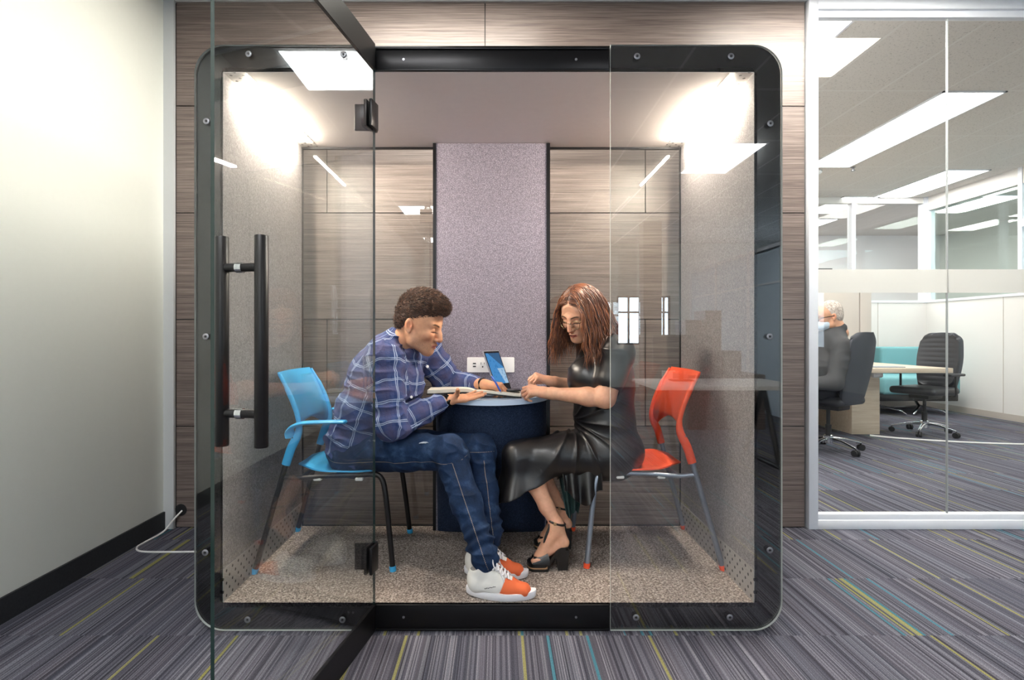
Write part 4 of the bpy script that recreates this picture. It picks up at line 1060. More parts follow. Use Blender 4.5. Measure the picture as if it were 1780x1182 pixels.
# stacked rings above the hems
for k_, a_ in ((kn_n, an_n), (kn_f, an_f)):
    t_ = (V-a_)@nrm(k_-a_); near = np.linalg.norm(V-a_-t_[:, None]*nrm(k_-a_), axis=1) < .10
    fold += near*np.exp(-((t_-.06)/.07)**2)*np.sin(t_*150+npnoise(V, (10, 10, 10), 2)*2.5)*.0045
cu = limb_uv(V, [(hip_n, kn_n, .09, (0, -1, -.35), 0), (kn_n, an_n, .065, (0.1, -1, 0), .5), (hip_f, kn_f, .09, (.3, -1, .1), 0), (kn_f, an_f, .065, (.3, -1, 0), .5)])
jeans = W_(raw_mesh('jeans', V+N*fold[:, None], Q, M['denim'], None, cuv=cu))
M['rip'] = simple('frayed_white_threads', '#c9d2df', .9)
b = MB()
rc = L3(P(729, 774, .22)); 
for i in range(9):
    a = random.uniform(-1, 1); x = random.uniform(-.016, .016); z = random.uniform(-.006, .005)
    # threads lie on the near thigh surface
    p0 = rc+A(x, 0, z); tq = np.clip(((p0-hip_n)@(kn_n-hip_n))/((kn_n-hip_n)@(kn_n-hip_n)), 0, 1); cc = hip_n+(kn_n-hip_n)*tq
    def onsurf(p):
        d = p-cc; d -= nrm(kn_n-hip_n)*(d@nrm(kn_n-hip_n)); return cc+nrm(kn_n-hip_n)*((p-cc)@nrm(kn_n-hip_n))+nrm(d)*.0865
    q0, q1 = onsurf(p0+A(-.010, -.02, .045)), onsurf(p0+A(.012, -.02, .045+.004*a)); b.tube([q0, (q0+q1)/2+A(0, 0, .001), q1], .0013, 5)
b.build('rip', M['rip'], jeans)

# ---- sneakers, local: x toe, z up
M['suede'] = simple('orange_suede', '#d9663a', .9, var=.05, bump=.3, bs=500)
M['canvas'] = simple('off_white_leather', '#dad8d2', .7, var=.02, bump=.15)
M['rubber'] = simple('white_rubber', '#e6e5ea', .55, var=.02)
def two_tone():
    t = NT('leather_and_suede'); f = t.n('Attribute', attribute_name='tone').outputs['Fac']; p = t.world()
    c = t.mix(t.ramp(f, [(.47, (0, 0, 0)), (.53, (1, 1, 1))]), lin('#dddbd6'), lin('#d9663a'))
    return t.done(t.pbsdf(c, .85, 0, t.bump(t.noise(p, 450, 3), .25, .001)))
M['two_tone'] = two_tone()
def sneaker(heel, yaw, L=.285):
    T = Matrix.Translation(Vector(heel)) @ Matrix.Rotation(yaw, 4, 'Z')
    g = SDF((-.03, -.07, -.01), (L+.03, .07, .18), .0022)
    g.chain([(.046, 0, .050), (.11, 0, .048), (.17, -.002, .038), (.236, -.004, .030)], [.040, .037, .034, .029], .02, ((0, 1, 0), 1.22))
    g.chain([(.042, 0, .075), (.056, 0, .112)], [.038, .037], .02); g.chain([(.06, 0, .105), (.12, 0, .078), (.175, 0, .050)], [.033, .031, .028], .02)
    g.cap((.050, 0, .120), (.034, 0, .18), .035, .042, .006, sub=True)
    g.chain([(.085, 0, .112), (.098, 0, .136)], [.020, .017], .008, ((0, 1, 0), 1.3))               # tongue
    sl, Pq = g._sl((-1, -1, -1), (1, 1, 1)); g.F = np.maximum(g.F, .018-Pq[..., 2])
    V, Q = g.mesh(); V = smooth_verts(V, Q, 1)
    toe = .5+(V[:, 0]-.152-.42*(V[:, 2]-.055)*-1*-1)*14; toe = np.where(V[:, 2] > .02, toe, 1)
    lacez = (V[:, 0] < .190) & (np.abs(V[:, 1]) < .020-.00*V[:, 0]) & (V[:, 2] > .06); toe = np.where(lacez, 0, np.clip(toe, 0, 1))
    Vw = np.array([T @ Vector(v) for v in V]); up = W_(raw_mesh('sneaker', Vw, Q, [M['two_tone']], None, col=np.stack([toe]*3, 1)))
    n = 44; b = MB(); rows = []
    for (z, e) in ((0.0, -.004), (.004, 0), (.024, .002), (.029, .0005), (.030, -.006)):
        row = []
        for i in range(n):
            a = 2*math.pi*i/n; cx = math.cos(a); sx = math.sin(a)
            x = L/2+(L/2+e)*np.sign(cx)*abs(cx)**.92; f = x/L; w = (.037+.013*math.sin(min(1, max(0, (f-.20)/.70))*math.pi))
            row.append(T @ Vector((x, (w+e)*np.sign(sx)*abs(sx)**.80-.003, z+.008*max(0, (f-.78)/.22)**2+.008*max(0, (.2-f)/.2))))
        rows.append(row)
    for r_ in rows: b.v += [tuple(v) for v in r_]
    for i in range(4):
        for j in range(n): b.f.append((i*n+j, i*n+(j+1) % n, (i+1)*n+(j+1) % n, (i+1)*n+j)); b.m.append(0); b.sm.append(True)
    b.f += [tuple(range(n-1, -1, -1)), tuple(4*n+j for j in range(n))]; b.m += [0, 0]; b.sm += [False, False]
    b.build('sole', M['rubber'], up)
    def top(x, y, dz=0.0):
        d = (V[:, 0]-x)**2+(V[:, 1]-y)**2; m = d < .00004; z = V[m, 2].max() if m.any() else .06
        return T @ Vector((x, y, z+.0015+dz))
    b = MB()
    for i in range(7):
        x = .088+.013*i
        b.tube(smoothpath([top(x, -.026), top(x+.004, -.009, .004), top(x+.008, .009, .004), top(x+.012, .026)], 3), .0030, 7)
        b.tube(smoothpath([top(x+.011, -.026), top(x+.007, -.008, .007), top(x+.004, .008, .007), top(x, .026)], 3), .0030, 7)
    for s_ in (1, -1):
        b.tube(smoothpath([top(.112, 0, .012), top(.108, s_*.018, .026), top(.118, s_*.040, .040), top(.135, s_*.034, .022), top(.118, s_*.006, .014)], 6), .0026, 7)
        b.tube(smoothpath([top(.114, 0, .014), top(.128, s_*.022, .020), top(.148, s_*.034, .010), top(.160, s_*.040, .0)], 6), .0026, 7)
    b.build('laces', M['rubber'], up)
    b = MB(); sd_ = lambda x, z: T @ Vector((x, V[(np.abs(V[:, 0]-x) < .004) & (np.abs(V[:, 2]-z) < .004), 1].min()-.0006, z))
    for i in range(7): x = .082+i*.0066; b.tube([sd_(x, .048+.0016*i), sd_(x+.0048, .0490+.0016*i+(.002 if i % 2 else 0))], .0013, 5)
    b.build('side_lettering', M['tee'], up)
    return up
sh1 = P(813, 1026, .062)
sneaker((-.130, .072, FZ), math.radians(-7)); sneaker((-.150, .262, FZ), math.radians(-8))

# ---- watch
M['watch'] = simple('black_steel', '#17181a', .25, .6)
d = Vector(nrm(wr_n-el_n)); p0 = Vector(wr_n)-d*.002
b = MB(); b.tube([p0-d*.011, p0-d*.009, p0+d*.009, p0+d*.011], [.0295, .0315, .0315, .0295], 26)
wt = b.build('wristwatch', M['watch']); W_(wt)
b = MB(); fdir = Vector((.25, -.85, -.45)).normalized(); fdir = (fdir-d*fdir.dot(d)).normalized()
b.lathe([(.021, 0), (.022, .004), (.020, .009), (.0, .009)], 24, M=Matrix.Translation(p0+fdir*.027) @ fdir.to_track_quat('Z', 'Y').to_matrix().to_4x4()); b.build('watch_case', M['watch'], wt)

d2 = Vector(nrm(wr_f-el_f)); p2 = Vector(wr_f)+d2*.004; b = MB(); b.tube([p2-d2*.006, p2-d2*.004, p2+d2*.004, p2+d2*.006], [.029, .0325, .0325, .029], 22); W_(b.build('bracelet', M['watch']))

# ---- hair: scalp cap plus short combed locks
M['hair_m'] = hair_mat('dark_brown_hair', ('#2b1a12', '#4a3023', '#7a5741'), .65)
g = SDF((-.15, -.12, -.06), (.15, .12, .24), .003)
g.ell((-.022, 0, .060), (.102, .082, .094), k=0); g.ell((.010, 0, .098), (.084, .070, .064), k=.03); g.ell((.050, 0, .096), (.050, .056, .044), k=.03)
g.ell((-.070, 0, .01), (.052, .070, .065), k=.03)
g.ell((.115, 0, .02), (.085, .105, .062), k=.01, sub=True); g.ell((.054, .095, -.040), (.048, .035, .066), k=.008, sub=True); g.ell((.054, -.095, -.040), (.048, .035, .066), k=.008, sub=True)
sl, Pq = g._sl((-1, -1, -1), (1, 1, 1)); g.F = np.maximum(g.F, -.040-Pq[..., 2]+0.0*Pq[..., 0])
V, Q = g.mesh(); N = vnormals(V, Q); V = V+N*(npnoise(V, (60, 60, 60), 1)*.003+npnoise(V, (190, 190, 190), 2)*.0015)[:, None]
tn = np.clip(.30+.3*npnoise(V, (90, 90, 90), 4), 0, 1)
hcap = W_(raw_mesh('hair', mh(V), Q, M['hair_m'], None, col=np.stack([tn]*3, 1)))
rng = random.Random(3); paths = []; rads = []; tones = []
idx = [i for i in range(len(V)) if V[i][2] > -.038]
for _ in range(9500):
    i = rng.choice(idx); p = V[i].copy(); n = N[i]; up = max(0, min(1, (p[2]-.03)/.10)); L = .011+.018*up
    comb = A(.8, rng.uniform(-.5, .5), .15+.2*rng.random()); comb = comb-n*(comb@n)
    d = nrm(n*(.10+.28*up)+comb*.9+A(*[rng.uniform(-.35, .35) for _ in range(3)])); q = []
    for k in range(5):
        q.append(mh(p)); p = p+d*L/4; d = nrm(d-n*.16+A(.10, 0, -.10)+A(*[rng.uniform(-.18, .18) for _ in range(3)]))
    paths.append(q); rads.append(.0007+.0007*rng.random()); tones.append(rng.random()**1.3)
strands('locks', M['hair_m'], paths, rads, tones, hcap, 4)

def settle(root):
    """parts were modelled in world coordinates: keep them there under the empty"""
    T = Matrix.Translation(root.location).inverted()
    for ch in kids(root): ch.matrix_parent_inverse = T
settle(man)
# ---------------------------------------------------------------- the seated woman
wom = thing('person', 'seated person with long auburn hair, glasses and black leather dress, hands on table', 'person', (.60, .54, FZ))
def WW(o): o.parent = wom; return o
wR = frame((-math.cos(.46)*math.cos(.80), -math.cos(.46)*math.sin(.80), -math.sin(.46)), math.radians(-4))
WS = .98
weye = L3(P(1003, 560, .40)); wO = weye-wR@(A(.083, .033, 0)*WS)
def whd(v): return np.array(v)@wR.T*WS+wO
whip_n, whip_f = L3(P(1062, 792, .44)), L3(P(1060, 786, .62))
wkn_n, wkn_f = L3(P(898, 790, .40)), L3(P(915, 785, .56))
wan_n, wan_f = L3(P(968, 912, .325)), L3(P(975, 885, .57))
wsh_n, wsh_f = L3(P(1072, 612, .36)), L3(P(1030, 612, .68))
wel_n, wel_f = L3(P(1052, 692, .33)), L3(P(1015, 676, .72))
wwr_n, wwr_f = L3(P(950, 683, .425)), L3(P(958, 663, .60))
wpel, wwst, wchs, wupc = L3(P(1060, 778, .53)), L3(P(1050, 722, .53)), L3(P(1048, 662, .52)), L3(P(1056, 620, .52))
wnk0, wnk1 = L3(P(1044, 600, .51)), whd((-.03, 0, -.06))
WSK = lin('#dba688')[:3]
g = head_sdf(.002, False)
winv = lambda w: (np.array(w)-wO)@wR/WS
g.chain([(-.03, 0, -.03), winv(wnk1*.5+wnk0*.5), winv(wnk0)], [.048, .047, .055], k=.03)
V, Q = g.mesh(); V = smooth_verts(V, Q, 1)
h_w = (whd(V), Q, head_colors(V, WSK, lin('#a85a50')[:3], lin('#3a261d')[:3]))
g = SDF((-.02, .20, .14), (.95, .95, 1.22), .004)
g.cap(wpel, wwst, .10, .09, .03).cap(wwst, wchs, .09, .10, .03).cap(wchs, wupc, .10, .08, .03).cap(wupc, wnk0, .06, .05, .03)
for h_, k_, a_ in ((whip_n, wkn_n, wan_n), (whip_f, wkn_f, wan_f)):
    calf = k_*.60+a_*.40+A(.012, 0, 0)
    g.chain([h_, k_], [.070, .048], .02); g.chain([k_, calf, k_*.25+a_*.75, a_], [.044, .045, .033, .028], .02)
for s_, e_, w_ in ((wsh_n, wel_n, wwr_n), (wsh_f, wel_f, wwr_f)):
    g.cap(wupc, s_, .05, .05, .02); g.chain([s_, e_, e_*.72+w_*.28, w_*.9+e_*.1, w_], [.052, .042, .043, .027, .025], .018)
    g.cap(s_*.35+e_*.65, e_, .050, .044, .02)
# feet in platform sandals, toes towards -x
feet = []
for a_, gx in ((wan_n, 0), (wan_f, 1)):
    toe = A(a_[0]-.115, a_[1]-.012, FZ+.042); heel = A(a_[0]+.028, a_[1], FZ+.115); ball = A(a_[0]-.080, a_[1]-.006, FZ+.052)
    g.cap(a_, heel, .030, .026, .02); g.cap(a_+A(-.008, 0, -.02), ball, .030, .024, .02, ((0, 1, 0), 1.15)); g.cap(heel, ball, .022, .020, .02, ((0, 1, 0), 1.2))
    g.ell(a_+A(0, -.026, .004), (.014, .010, .014), k=.01)
    for i in range(5): g.cap(ball+A(.0, -.028+.014*i, -.004), toe+A(.005*abs(i-1)+.002*i, -.024+.0125*i, .0), .0105 if i else .012, .0085 if i else .0105, .004)
    feet.append((a_, toe, heel, ball))
V, Q = g.mesh(); V = smooth_verts(V, Q, 1); b_w = (V, Q, np.tile(WSK, (len(V), 1)))
nails = []
fnw = lambda g: (g.cap(wwr_n-(wwr_n-wel_n)*.30, wwr_n, .032, .025, .01), hand(g, wwr_n, (-.98, .10, .15), (.0, -.55, .85), 1,
    ((.60, 1.1, .7), (.72, 1.15, .7), (.85, 1.2, .7), (.95, 1.2, .7)), thumb=(.15, .65, .3, .3), sc=.92, r0=.0085))[1]
h1, tp1 = handmesh(wwr_n-.12, wwr_n+.2, fnw, WSK)
fnw2 = lambda g: (g.cap(wwr_f-(wwr_f-wel_f)*.30, wwr_f, .030, .024, .01), hand(g, wwr_f, (-.93, -.05, .32), (.30, -.2, .9), 1,
    ((.95, .9, .5), (1.05, 1.0, .5), (1.1, 1.1, .6), (1.15, 1.1, .7)), thumb=(.25, .55, .45, .25), sc=.92, r0=.0085))[1]
h2, tp2 = handmesh(wwr_f-.12, wwr_f+.2, fnw2, WSK)
V, Q, Cc = cat(h_w, b_w, h1, h2)
WW(raw_mesh('body', V, Q, M['skin'], None, col=Cc))
M['nail'] = simple('dark_red_varnish', '#7a1420', .2)
for tp in (tp2[0], tp2[4]):
    o = MB(); o.lathe([(.0, -.0055), (.0045, -.003), (.0052, 0), (.0045, .003), (.0, .0055)], 10, M=Matrix.Translation(Vector(tp)+Vector((-.002, -.006, .004)))); WW(o.build('fingernail', M['nail']))

# ---- dress
X_ = lambda px, Y: (px-CX)*(Y-CAMY)/F
Z_ = lambda py, Y: EYE-(py-CY)*(Y-CAMY)/F
def leatherette():
    t = NT('black_leather'); p = t.world(); a = t.noise(p, 16, 4, .6); b_ = t.noise(p, 320, 2)
    return t.done(t.pbsdf(lin('#121011'), .36, 0, t.bump(t.math('ADD', a, t.math('MULTIPLY', b_, .03)), .25, .006), Specular_IOR_Level=.65))
M['leather'] = leatherette()
g = SDF((-.05, .18, .20), (.98, .95, 1.22), .0042)
fy = ((0, 1, 0), 1.22)
g.chain([wpel+A(.0, 0, .0), wwst, wchs, wupc], [.140, .136, .142, .098], .05, fy)
g.ell(wpel+A(.025, 0, -.015), (.140, .185, .120), k=.04)
g.ell(L3(P(1016, 654, .44)), (.076, .078, .080), k=.06); g.ell(L3(P(1020, 652, .60)), (.076, .078, .080), k=.06)
g.cap(wupc, wnk0+A(0, 0, -.01), .095, .070, .03)
for s_, e_ in ((wsh_n, wel_n), (wsh_f, wel_f)):
    g.cap(wupc+A(0, 0, -.01), s_, .085, .078, .04); m_ = s_*.38+e_*.62; g.cap(s_, m_, .076, .066, .025)
    dn = nrm(e_-s_); g.cap(m_+dn*.030, m_+dn*.10, .052, .052, .004, sub=True)
g.ell(L3(P(1020, 598, .46)), (.05, .07, .045), k=.02, sub=True)
# skirt: lap, knees and the hanging front
for h_, k_ in ((whip_n, wkn_n), (whip_f, wkn_f)): g.chain([h_, h_*.5+k_*.5+A(0, 0, .002), k_], [.112, .092, .066], .05)
g.cap((whip_n+whip_f)/2, (wkn_n+wkn_f)/2+A(.03, 0, -.005), .11, .066, .04, ((0, 1, 0), 1.3))
g.cap(L3(P(990, 790, .45)), L3(P(1035, 812, .42)), .075, .06, .04)
# bell-shaped lower skirt hanging from the knees, hollow, with a slanting wavy hem
ba, bb_ = L3(P(904, 800, .42)), L3(P(900, 872, .40))
g.cap(ba, bb_, .066, .112, .06, ((0, 1, 0), 1.15)); g.cap(L3(P(948, 792, .41)), L3(P(938, 850, .41)), .060, .070, .05, ((0, 1, 0), 1.3))
g.cap(ba+A(.0, 0, -.045), bb_+A(0, 0, -.02), .045, .103, .0, ((0, 1, 0), 1.15), sub=True); g.cap(L3(P(946, 812, .41)), L3(P(938, 860, .41)), .046, .062, .0, ((0, 1, 0), 1.3), sub=True)
pa, pb = L3(P(868, 869, .40)), L3(P(958, 829, .40)); dr_ = nrm(pb-pa); nn_ = A(dr_[2], 0, -dr_[0])       # hem plane, keep the upper side
sl, Pq = g._sl((-9, -9, -9), (X_(966, .41), 9, Z_(806, .41)))
g.F[sl] = np.maximum(g.F[sl], (Pq[..., 0]-pa[0])*nn_[0]+(Pq[..., 2]-pa[2])*nn_[2]+.006*np.sin(Pq[..., 1]*45))
V, Q = g.mesh(); V = smooth_verts(V, Q, 2); N = vnormals(V, Q)
# long pleats radiating from the front hip crease over thigh and side, soft drape on the bodice
hc = L3(P(1002, 735, .40)); rel = V-hc; rr_ = np.linalg.norm(rel[:, [0, 2]], axis=1)+1e-6; an_ = np.arctan2(rel[:, 2], rel[:, 0])
warp = npnoise(V, (5, 5, 5), 3)*.5
fan = (1-np.abs(np.sin(an_*5.5+warp*2.2)))**2.2*np.exp(-((rr_-.13)/.13)**2)
low = np.clip((Z_(640, .5)-V[:, 2])/.10, 0, 1)
bod = (1-np.abs(npnoise(V, (5, 5, 17), 11)))**4*.007*(1-low)
fold = fan*.011*low+bod+npnoise(V, (12, 12, 12), 13)*.0025
V = V+N*fold[:, None]
az = np.arctan2(V[:, 1]-ba[1], V[:, 0]-ba[0]); dn_ = np.clip((Z_(790, .41)-V[:, 2])/.20, 0, 1)*(V[:, 0] < X_(968, .41))
V = V+np.stack([np.cos(az), np.sin(az), 0*az], 1)*(np.sin(az*6+.8)*.012*dn_)[:, None]
dress = WW(raw_mesh('dress', V, Q, M['leather'], None))
# the side of the skirt falls over the seat edge in folds, green lining beneath
def drape(x0, x1, yb, ztop, zb, name, mat, amp, off=0):
    G = []
    for i in range(15):
        f = i/14; row = []
        for j in range(41):
            u = j/40; x = x0(f)+(x1(f)-x0(f))*u
            row.append((x, yb+off+amp*(f+.1)*math.sin(u*17+.6*math.sin(u*5))-.045*f, ztop-(ztop-zb(u))*f))
        G.append(row)
    b = MB(); b.grid(G, .004); o = b.build(name, mat, dress); return o
yb = .365
drape(lambda f: X_(975+5*f, yb), lambda f: X_(1046-3*f, yb), yb, Z_(796, yb), lambda u: Z_(846+26*math.sin(u*3.0)**2-4*u+4, yb), 'skirt_drape', M['leather'], .018)
M['lining'] = simple('dark_green_lining', '#16302f', .7)
drape(lambda f: X_(968+15*f, .43), lambda f: X_(1020-18*f, .43), .43, Z_(812, .43), lambda u: Z_(888+6*math.sin(u*6), .43), 'lining', M['lining'], .012)

# ---- platform sandals
M['sandal'] = simple('black_sandal_leather', '#131213', .35); M['cork'] = simple('tan_welt', '#a98561', .6)
for (a_, toe, heel, ball) in feet:
    y0 = a_[1]-.006; xt, xb, xh = toe[0]-.022, ball[0]+.03, heel[0]+.022
    def plat(zb, zt, w, name, mat, par, f0=0.0, f1=1.0, slope=True):
        n = 34; vs = []
        for lay in (0, 1):
            for i in range(n+1):
                f = f0+(f1-f0)*i/n; x = xt+(xh-xt)*f; rise = min(1, max(0, (f-.40)/.45)); rise = rise*rise*(3-2*rise)*.068
                ww = w*(1.0+.06*math.sin(f*5)) if f < .45 else w*(1.0-.42*min(1, (f-.45)/.35))
                ww *= math.sqrt(max(.02, 1-(max(0, .16-f)/.16)**2))*math.sqrt(max(.05, 1-(max(0, f-.92)/.08)**2))
                bot = zb if f < .50 else zb+(rise+.012)*min(1, (f-.50)/.06)
                z = (zt+rise) if lay else bot
                vs += [(x, y0-ww, FZ+z), (x, y0+ww, FZ+z)]
        fs = []; m = 2*(n+1)
        for i in range(n):
            a = 2*i; fs += [(a, a+1, a+3, a+2), (m+a, m+a+2, m+a+3, m+a+1), (a, a+2, m+a+2, m+a), (a+1, m+a+1, m+a+3, a+3)]
        fs += [(0, m, m+1, 1), (2*n, 2*n+1, m+2*n+1, m+2*n)]
        b = MB(); b.add(vs, fs, 0, False); return b.build(name, mat, par)
    sd = plat(0, .034, .042, 'sandal', M['sandal'], None); WW(sd)
    plat(.013, .0185, .0435, 'welt', M['cork'], sd, 0, .48)
    b = MB(); b.prism([(xh-.048, FZ), (xh-.004, FZ), (xh+.003, FZ+.090), (xh-.058, FZ+.085)], y0-.025, y0+.025); b.build('block_heel', M['sandal'], sd)
    G = []
    for i in range(13):
        f = i/12; x = ball[0]-.034+.078*f; row = []; hgt = .030+.026*f+.006*math.sin(f*3.1)
        for j in range(17):
            a = math.pi*j/16; row.append((x-.018*math.sin(a)**2*(f-.35)*1.3, y0+.001-(.042+.001*f)*math.cos(a), FZ+.026+hgt*math.sin(a)**.75+.012*max(0, f-.6)))
        G.append(row)
    b = MB(); b.grid(G, .003); b.build('toe_strap', M['sandal'], sd)
    b = MB(); b.tube(smoothpath([ball+A(.020, -.010, .030), ball*.5+a_*.5+A(-.016, -.018, .012), a_+A(-.036, -.014, -.010), a_+A(-.034, -.010, .006)], 6), .0062, 8); b.build('instep_strap', M['sandal'], sd)
    b = MB(); ring = [a_+A(.036*math.cos(t_)*-1-.0, .034*math.sin(t_), .012-.010*math.cos(t_)*-1) for t_ in [2*math.pi*i/24 for i in range(25)]]
    b.tube(ring, .0052, 8); b.build('ankle_strap', M['sandal'], sd)
    b = MB(); b.tube([a_+A(.034, 0, .004), heel+A(.026, 0, .0)], .008, 8, flat=((1, 0, 0), .5)); b.build('heel_counter', M['sandal'], sd)
    b = MB(); b.rbox(tuple(a_+A(-.018, -.042, .009)), tuple(a_+A(-.006, -.036, .022)), .001); b.build('buckle', M['cork'], sd)

# ---- hair: long loose locks over a cap
M['hair_w'] = hair_mat('auburn_hair', ('#2c1710', '#673821', '#ad6c40'), .42)
g = SDF((-.15, -.12, -.12), (.15, .12, .20), .003)
g.ell((-.022, 0, .052), (.103, .083, .098), k=0); g.ell((-.05, 0, -.01), (.062, .074, .085), k=.03)
g.ell((.110, 0, -.01), (.095, .072, .100), k=.012, sub=True)
V, Q = g.mesh(); N = vnormals(V, Q)
wcap = WW(raw_mesh('hair', whd(V), Q, M['hair_w'], None, col=np.tile(A(.30, .30, .30), (len(V), 1))))
rng = random.Random(11); paths = []; rads = []; tones = []
cc = whd((-.018, 0, .045)); face = whd((.10, 0, -.035)); up_l = wR[:, 2]; fw = wR[:, 0]; lf = wR[:, 1]
def outside(p, c, r, push=1.0):
    v = p-c; k = math.sqrt(sum((v[i]/r[i])**2 for i in range(3)))
    if k < 1: p = c+v/max(k, .05)
    return p
def collide(p):
    l = winv(p)
    l = outside(l, A(-.020, 0, .050), (.106, .086, .100)); l = outside(l, A(.035, 0, -.02), (.060, .068, .100))
    # keep the face itself clear
    fv = l-A(.11, 0, -.02)
    hw = (.073+.010*rng.random())*min(1, max(0, (.135-l[2])/.085))**.8*min(1, max(0, (l[0]-.015)/.03))
    if abs(l[1]) < hw and l[2] > -.15: l[1] = math.copysign(hw, l[1])
    p = whd(l)
    for c_, r_ in ((wchs+A(0, 0, .01), (.155, .185, .15)), (wupc, (.115, .150, .11)), (wsh_n, (.088, .088, .088)), (wsh_f, (.088, .088, .088))): p = outside(p, c_, r_)
    return p
for _ in range(3000):
    # roots on the scalp, dense at the parting
    th_ = rng.uniform(-1.15, 2.1); sd_ = rng.choice((-1, 1)); off = abs(rng.gauss(0, .55))+.02
    if off > 1.6: off = rng.uniform(0, 1.5)
    l = A(-.020+.106*math.sin(-th_+.35)*math.cos(off), sd_*.086*math.sin(off), .050+.100*math.cos(-th_+.35)*math.cos(off))
    if l[0] > .062 and l[2] < .085: continue
    if l[2] < -.02: continue
    p = whd(l); side = lf*sd_
    vel = nrm(side*.75-fw*rng.uniform(.05, .75)+A(0, 0, -.1)+A(rng.gauss(0, .15), rng.gauss(0, .15), rng.gauss(0, .15))); q = [p.copy()]
    n_ = int(rng.uniform(20, 28)); ph = rng.gauss(0, .8); wv = rng.uniform(.15, .5)
    drift = fw*rng.uniform(-.30, .05)+side*rng.uniform(.10, .42 if sd_ > 0 else .25)+A(rng.uniform(-.10, .14), 0, 0)
    for k in range(n_):
        f = k/n_
        vel = nrm(vel*.62+A(0, 0, -1)*.42+drift*.42*(1-f*.6)+A(math.sin(ph+k*.8), math.cos(ph*1.7+k*.8), 0)*wv*f)
        p2 = collide(p+vel*.0125); p = p2; q.append(p.copy())
    paths.append(q); rads.append(rng.uniform(.0012, .0025)); tones.append(min(1, max(0, rng.gauss(.48, .26))))
lk = strands('locks', M['hair_w'], paths, rads, tones, wcap, 5)

# ---- glasses
M['gold'] = simple('thin_gold_metal', '#c9b78c', .25, 1.0)
gl_ = MB()
def hp(x, y, z): return Vector(whd((x, y, z)))
for s_ in (1, -1):
    gl_.tube([hp(.107-.010*abs(math.cos(t_))*(1 if math.cos(t_)*1 > 0 else 0), s_*(.033+.0225*math.cos(t_)), -.006+.021*math.sin(t_)) for t_ in [2*math.pi*i/28 for i in range(29)]], .0013, 7, caps=False)
    gl_.tube([hp(.092, s_*.0555, .002), hp(.070, s_*.072, .004), hp(-.010, s_*.081, .004)], .0013, 7)
gl_.tube([hp(.107, .0115, .0), hp(.111, 0, .003), hp(.107, -.0115, .0)], .0013, 7)
go = WW(gl_.build('glasses', M['gold']))
for s_ in (1, -1):
    b = MB(); vs = [hp(.1065, s_*.033, -.006)]+[hp(.1065-.009*max(0, math.cos(t_)), s_*(.033+.0222*math.cos(t_)), -.006+.0205*math.sin(t_)) for t_ in [2*math.pi*i/24 for i in range(24)]]
    b.add(vs, [(0, 1+i, 1+(i+1) % 24) for i in range(24)], 0, True); b.build('lens', M['glass'], go)
settle(wom)
# ---------------------------------------------------------------- notebook, tablet, pen, phone
M['paper'] = simple('cream_paper', '#e9e2d2', .8, var=.02); M['cover'] = simple('black_cover', '#141519', .6)
nb = thing('notebook', 'open black notebook with cream pages, left half held up in the plaid-shirted hand', 'notebook', (0, 0, 0))
spx, spy0, spy1 = X_(826, .55), .475, .62
def page_half(xe, ze, name, bulge, th):
    G = []; xs_, zs_ = spx, Z_(681, .50)
    for i in range(13):
        f = i/12; x = xs_+(xe-xs_)*f; z = zs_+(ze-zs_)*f+bulge*math.sin(min(1, f*1.15)**.6*math.pi)*(1-f*.35)
        G.append([(x, spy0+(spy1-spy0)*j/6, z) for j in range(7)])
    b = MB(); b.grid(G, th); o = b.build(name, M['paper'], nb)
    b = MB(); G2 = [[(p[0], p[1]+(-.004 if j == 0 else .004 if j == 6 else 0), p[2]-th/2-.004) for j, p in enumerate(r)] for r in G]
    G2[-1] = [(p[0]+(.004 if xe > xs_ else -.004), p[1], p[2]) for p in G2[-1]]
    b.grid(G2, .004); b.build('cover', M['cover'], nb); return o
page_half(X_(744, .50), Z_(680, .50), 'page_block', .010, .016)
page_half(X_(905, .50), TZ+.014, 'page_block', .006, .012)
tb = thing('tablet_computer', 'small tablet computer propped open with blue screen in front of the outlet', 'tablet', (0, 0, 0))
A0, U_, Wv = Vector((-.004, .668, TZ+.006)), Vector((-.074, -.0, .218)), Vector((.080, .118, 0))
nn = Wv.cross(U_).normalized(); nn = nn if nn.y < 0 else -nn
def slab(o, u, v, n, t0, t1):
    vs = [o+u*a+v*b_+n*t for t in (t0, t1) for a, b_ in ((0, 0), (1, 0), (1, 1), (0, 1))]
    return vs, [(0, 3, 2, 1), (4, 5, 6, 7), (0, 1, 5, 4), (1, 2, 6, 5), (2, 3, 7, 6), (3, 0, 4, 7)]
M['tab_sil'] = simple('silver_casing', '#c9cbd0', .3, .6); M['tab_blk'] = simple('black_bezel', '#101114', .2)
b = MB(); b.add(*slab(A0, Wv, U_, nn, -.008, 0)); b.build('casing', M['tab_sil'], tb)
b = MB(); b.add(*slab(A0+Wv*.015+U_*.015, Wv*.97, U_*.97, nn, 0, .0008)); b.build('bezel', M['tab_blk'], tb)
def screen_mat():
    t = NT('blue_screen'); x, y, z = t.sep(t.world()); n_ = t.noise(t.world(), 60, 3)
    # a pale window over a mid-blue desktop
    w1 = t.math('MULTIPLY', t.math('LESS_THAN', z, TZ+.13), t.math('GREATER_THAN', t.math('ADD', y, t.math('MULTIPLY', z, .35)), 1.075))
    c = t.mix(w1, lin('#4f92cf'), lin('#a9cbe8')); c = t.mix(t.math('MULTIPLY', t.math('GREATER_THAN', n_, .58), .5), c, lin('#2f6fae'))
    d = t.math('GREATER_THAN', t.math('ADD', t.math('MULTIPLY', y, .9), z), 1.70)
    return t.done(t.n('Emission', {0: t.mix(t.math('MULTIPLY', d, .7), c, lin('#39485e')), 1: .9}).outputs[0])
M['screen'] = screen_mat()
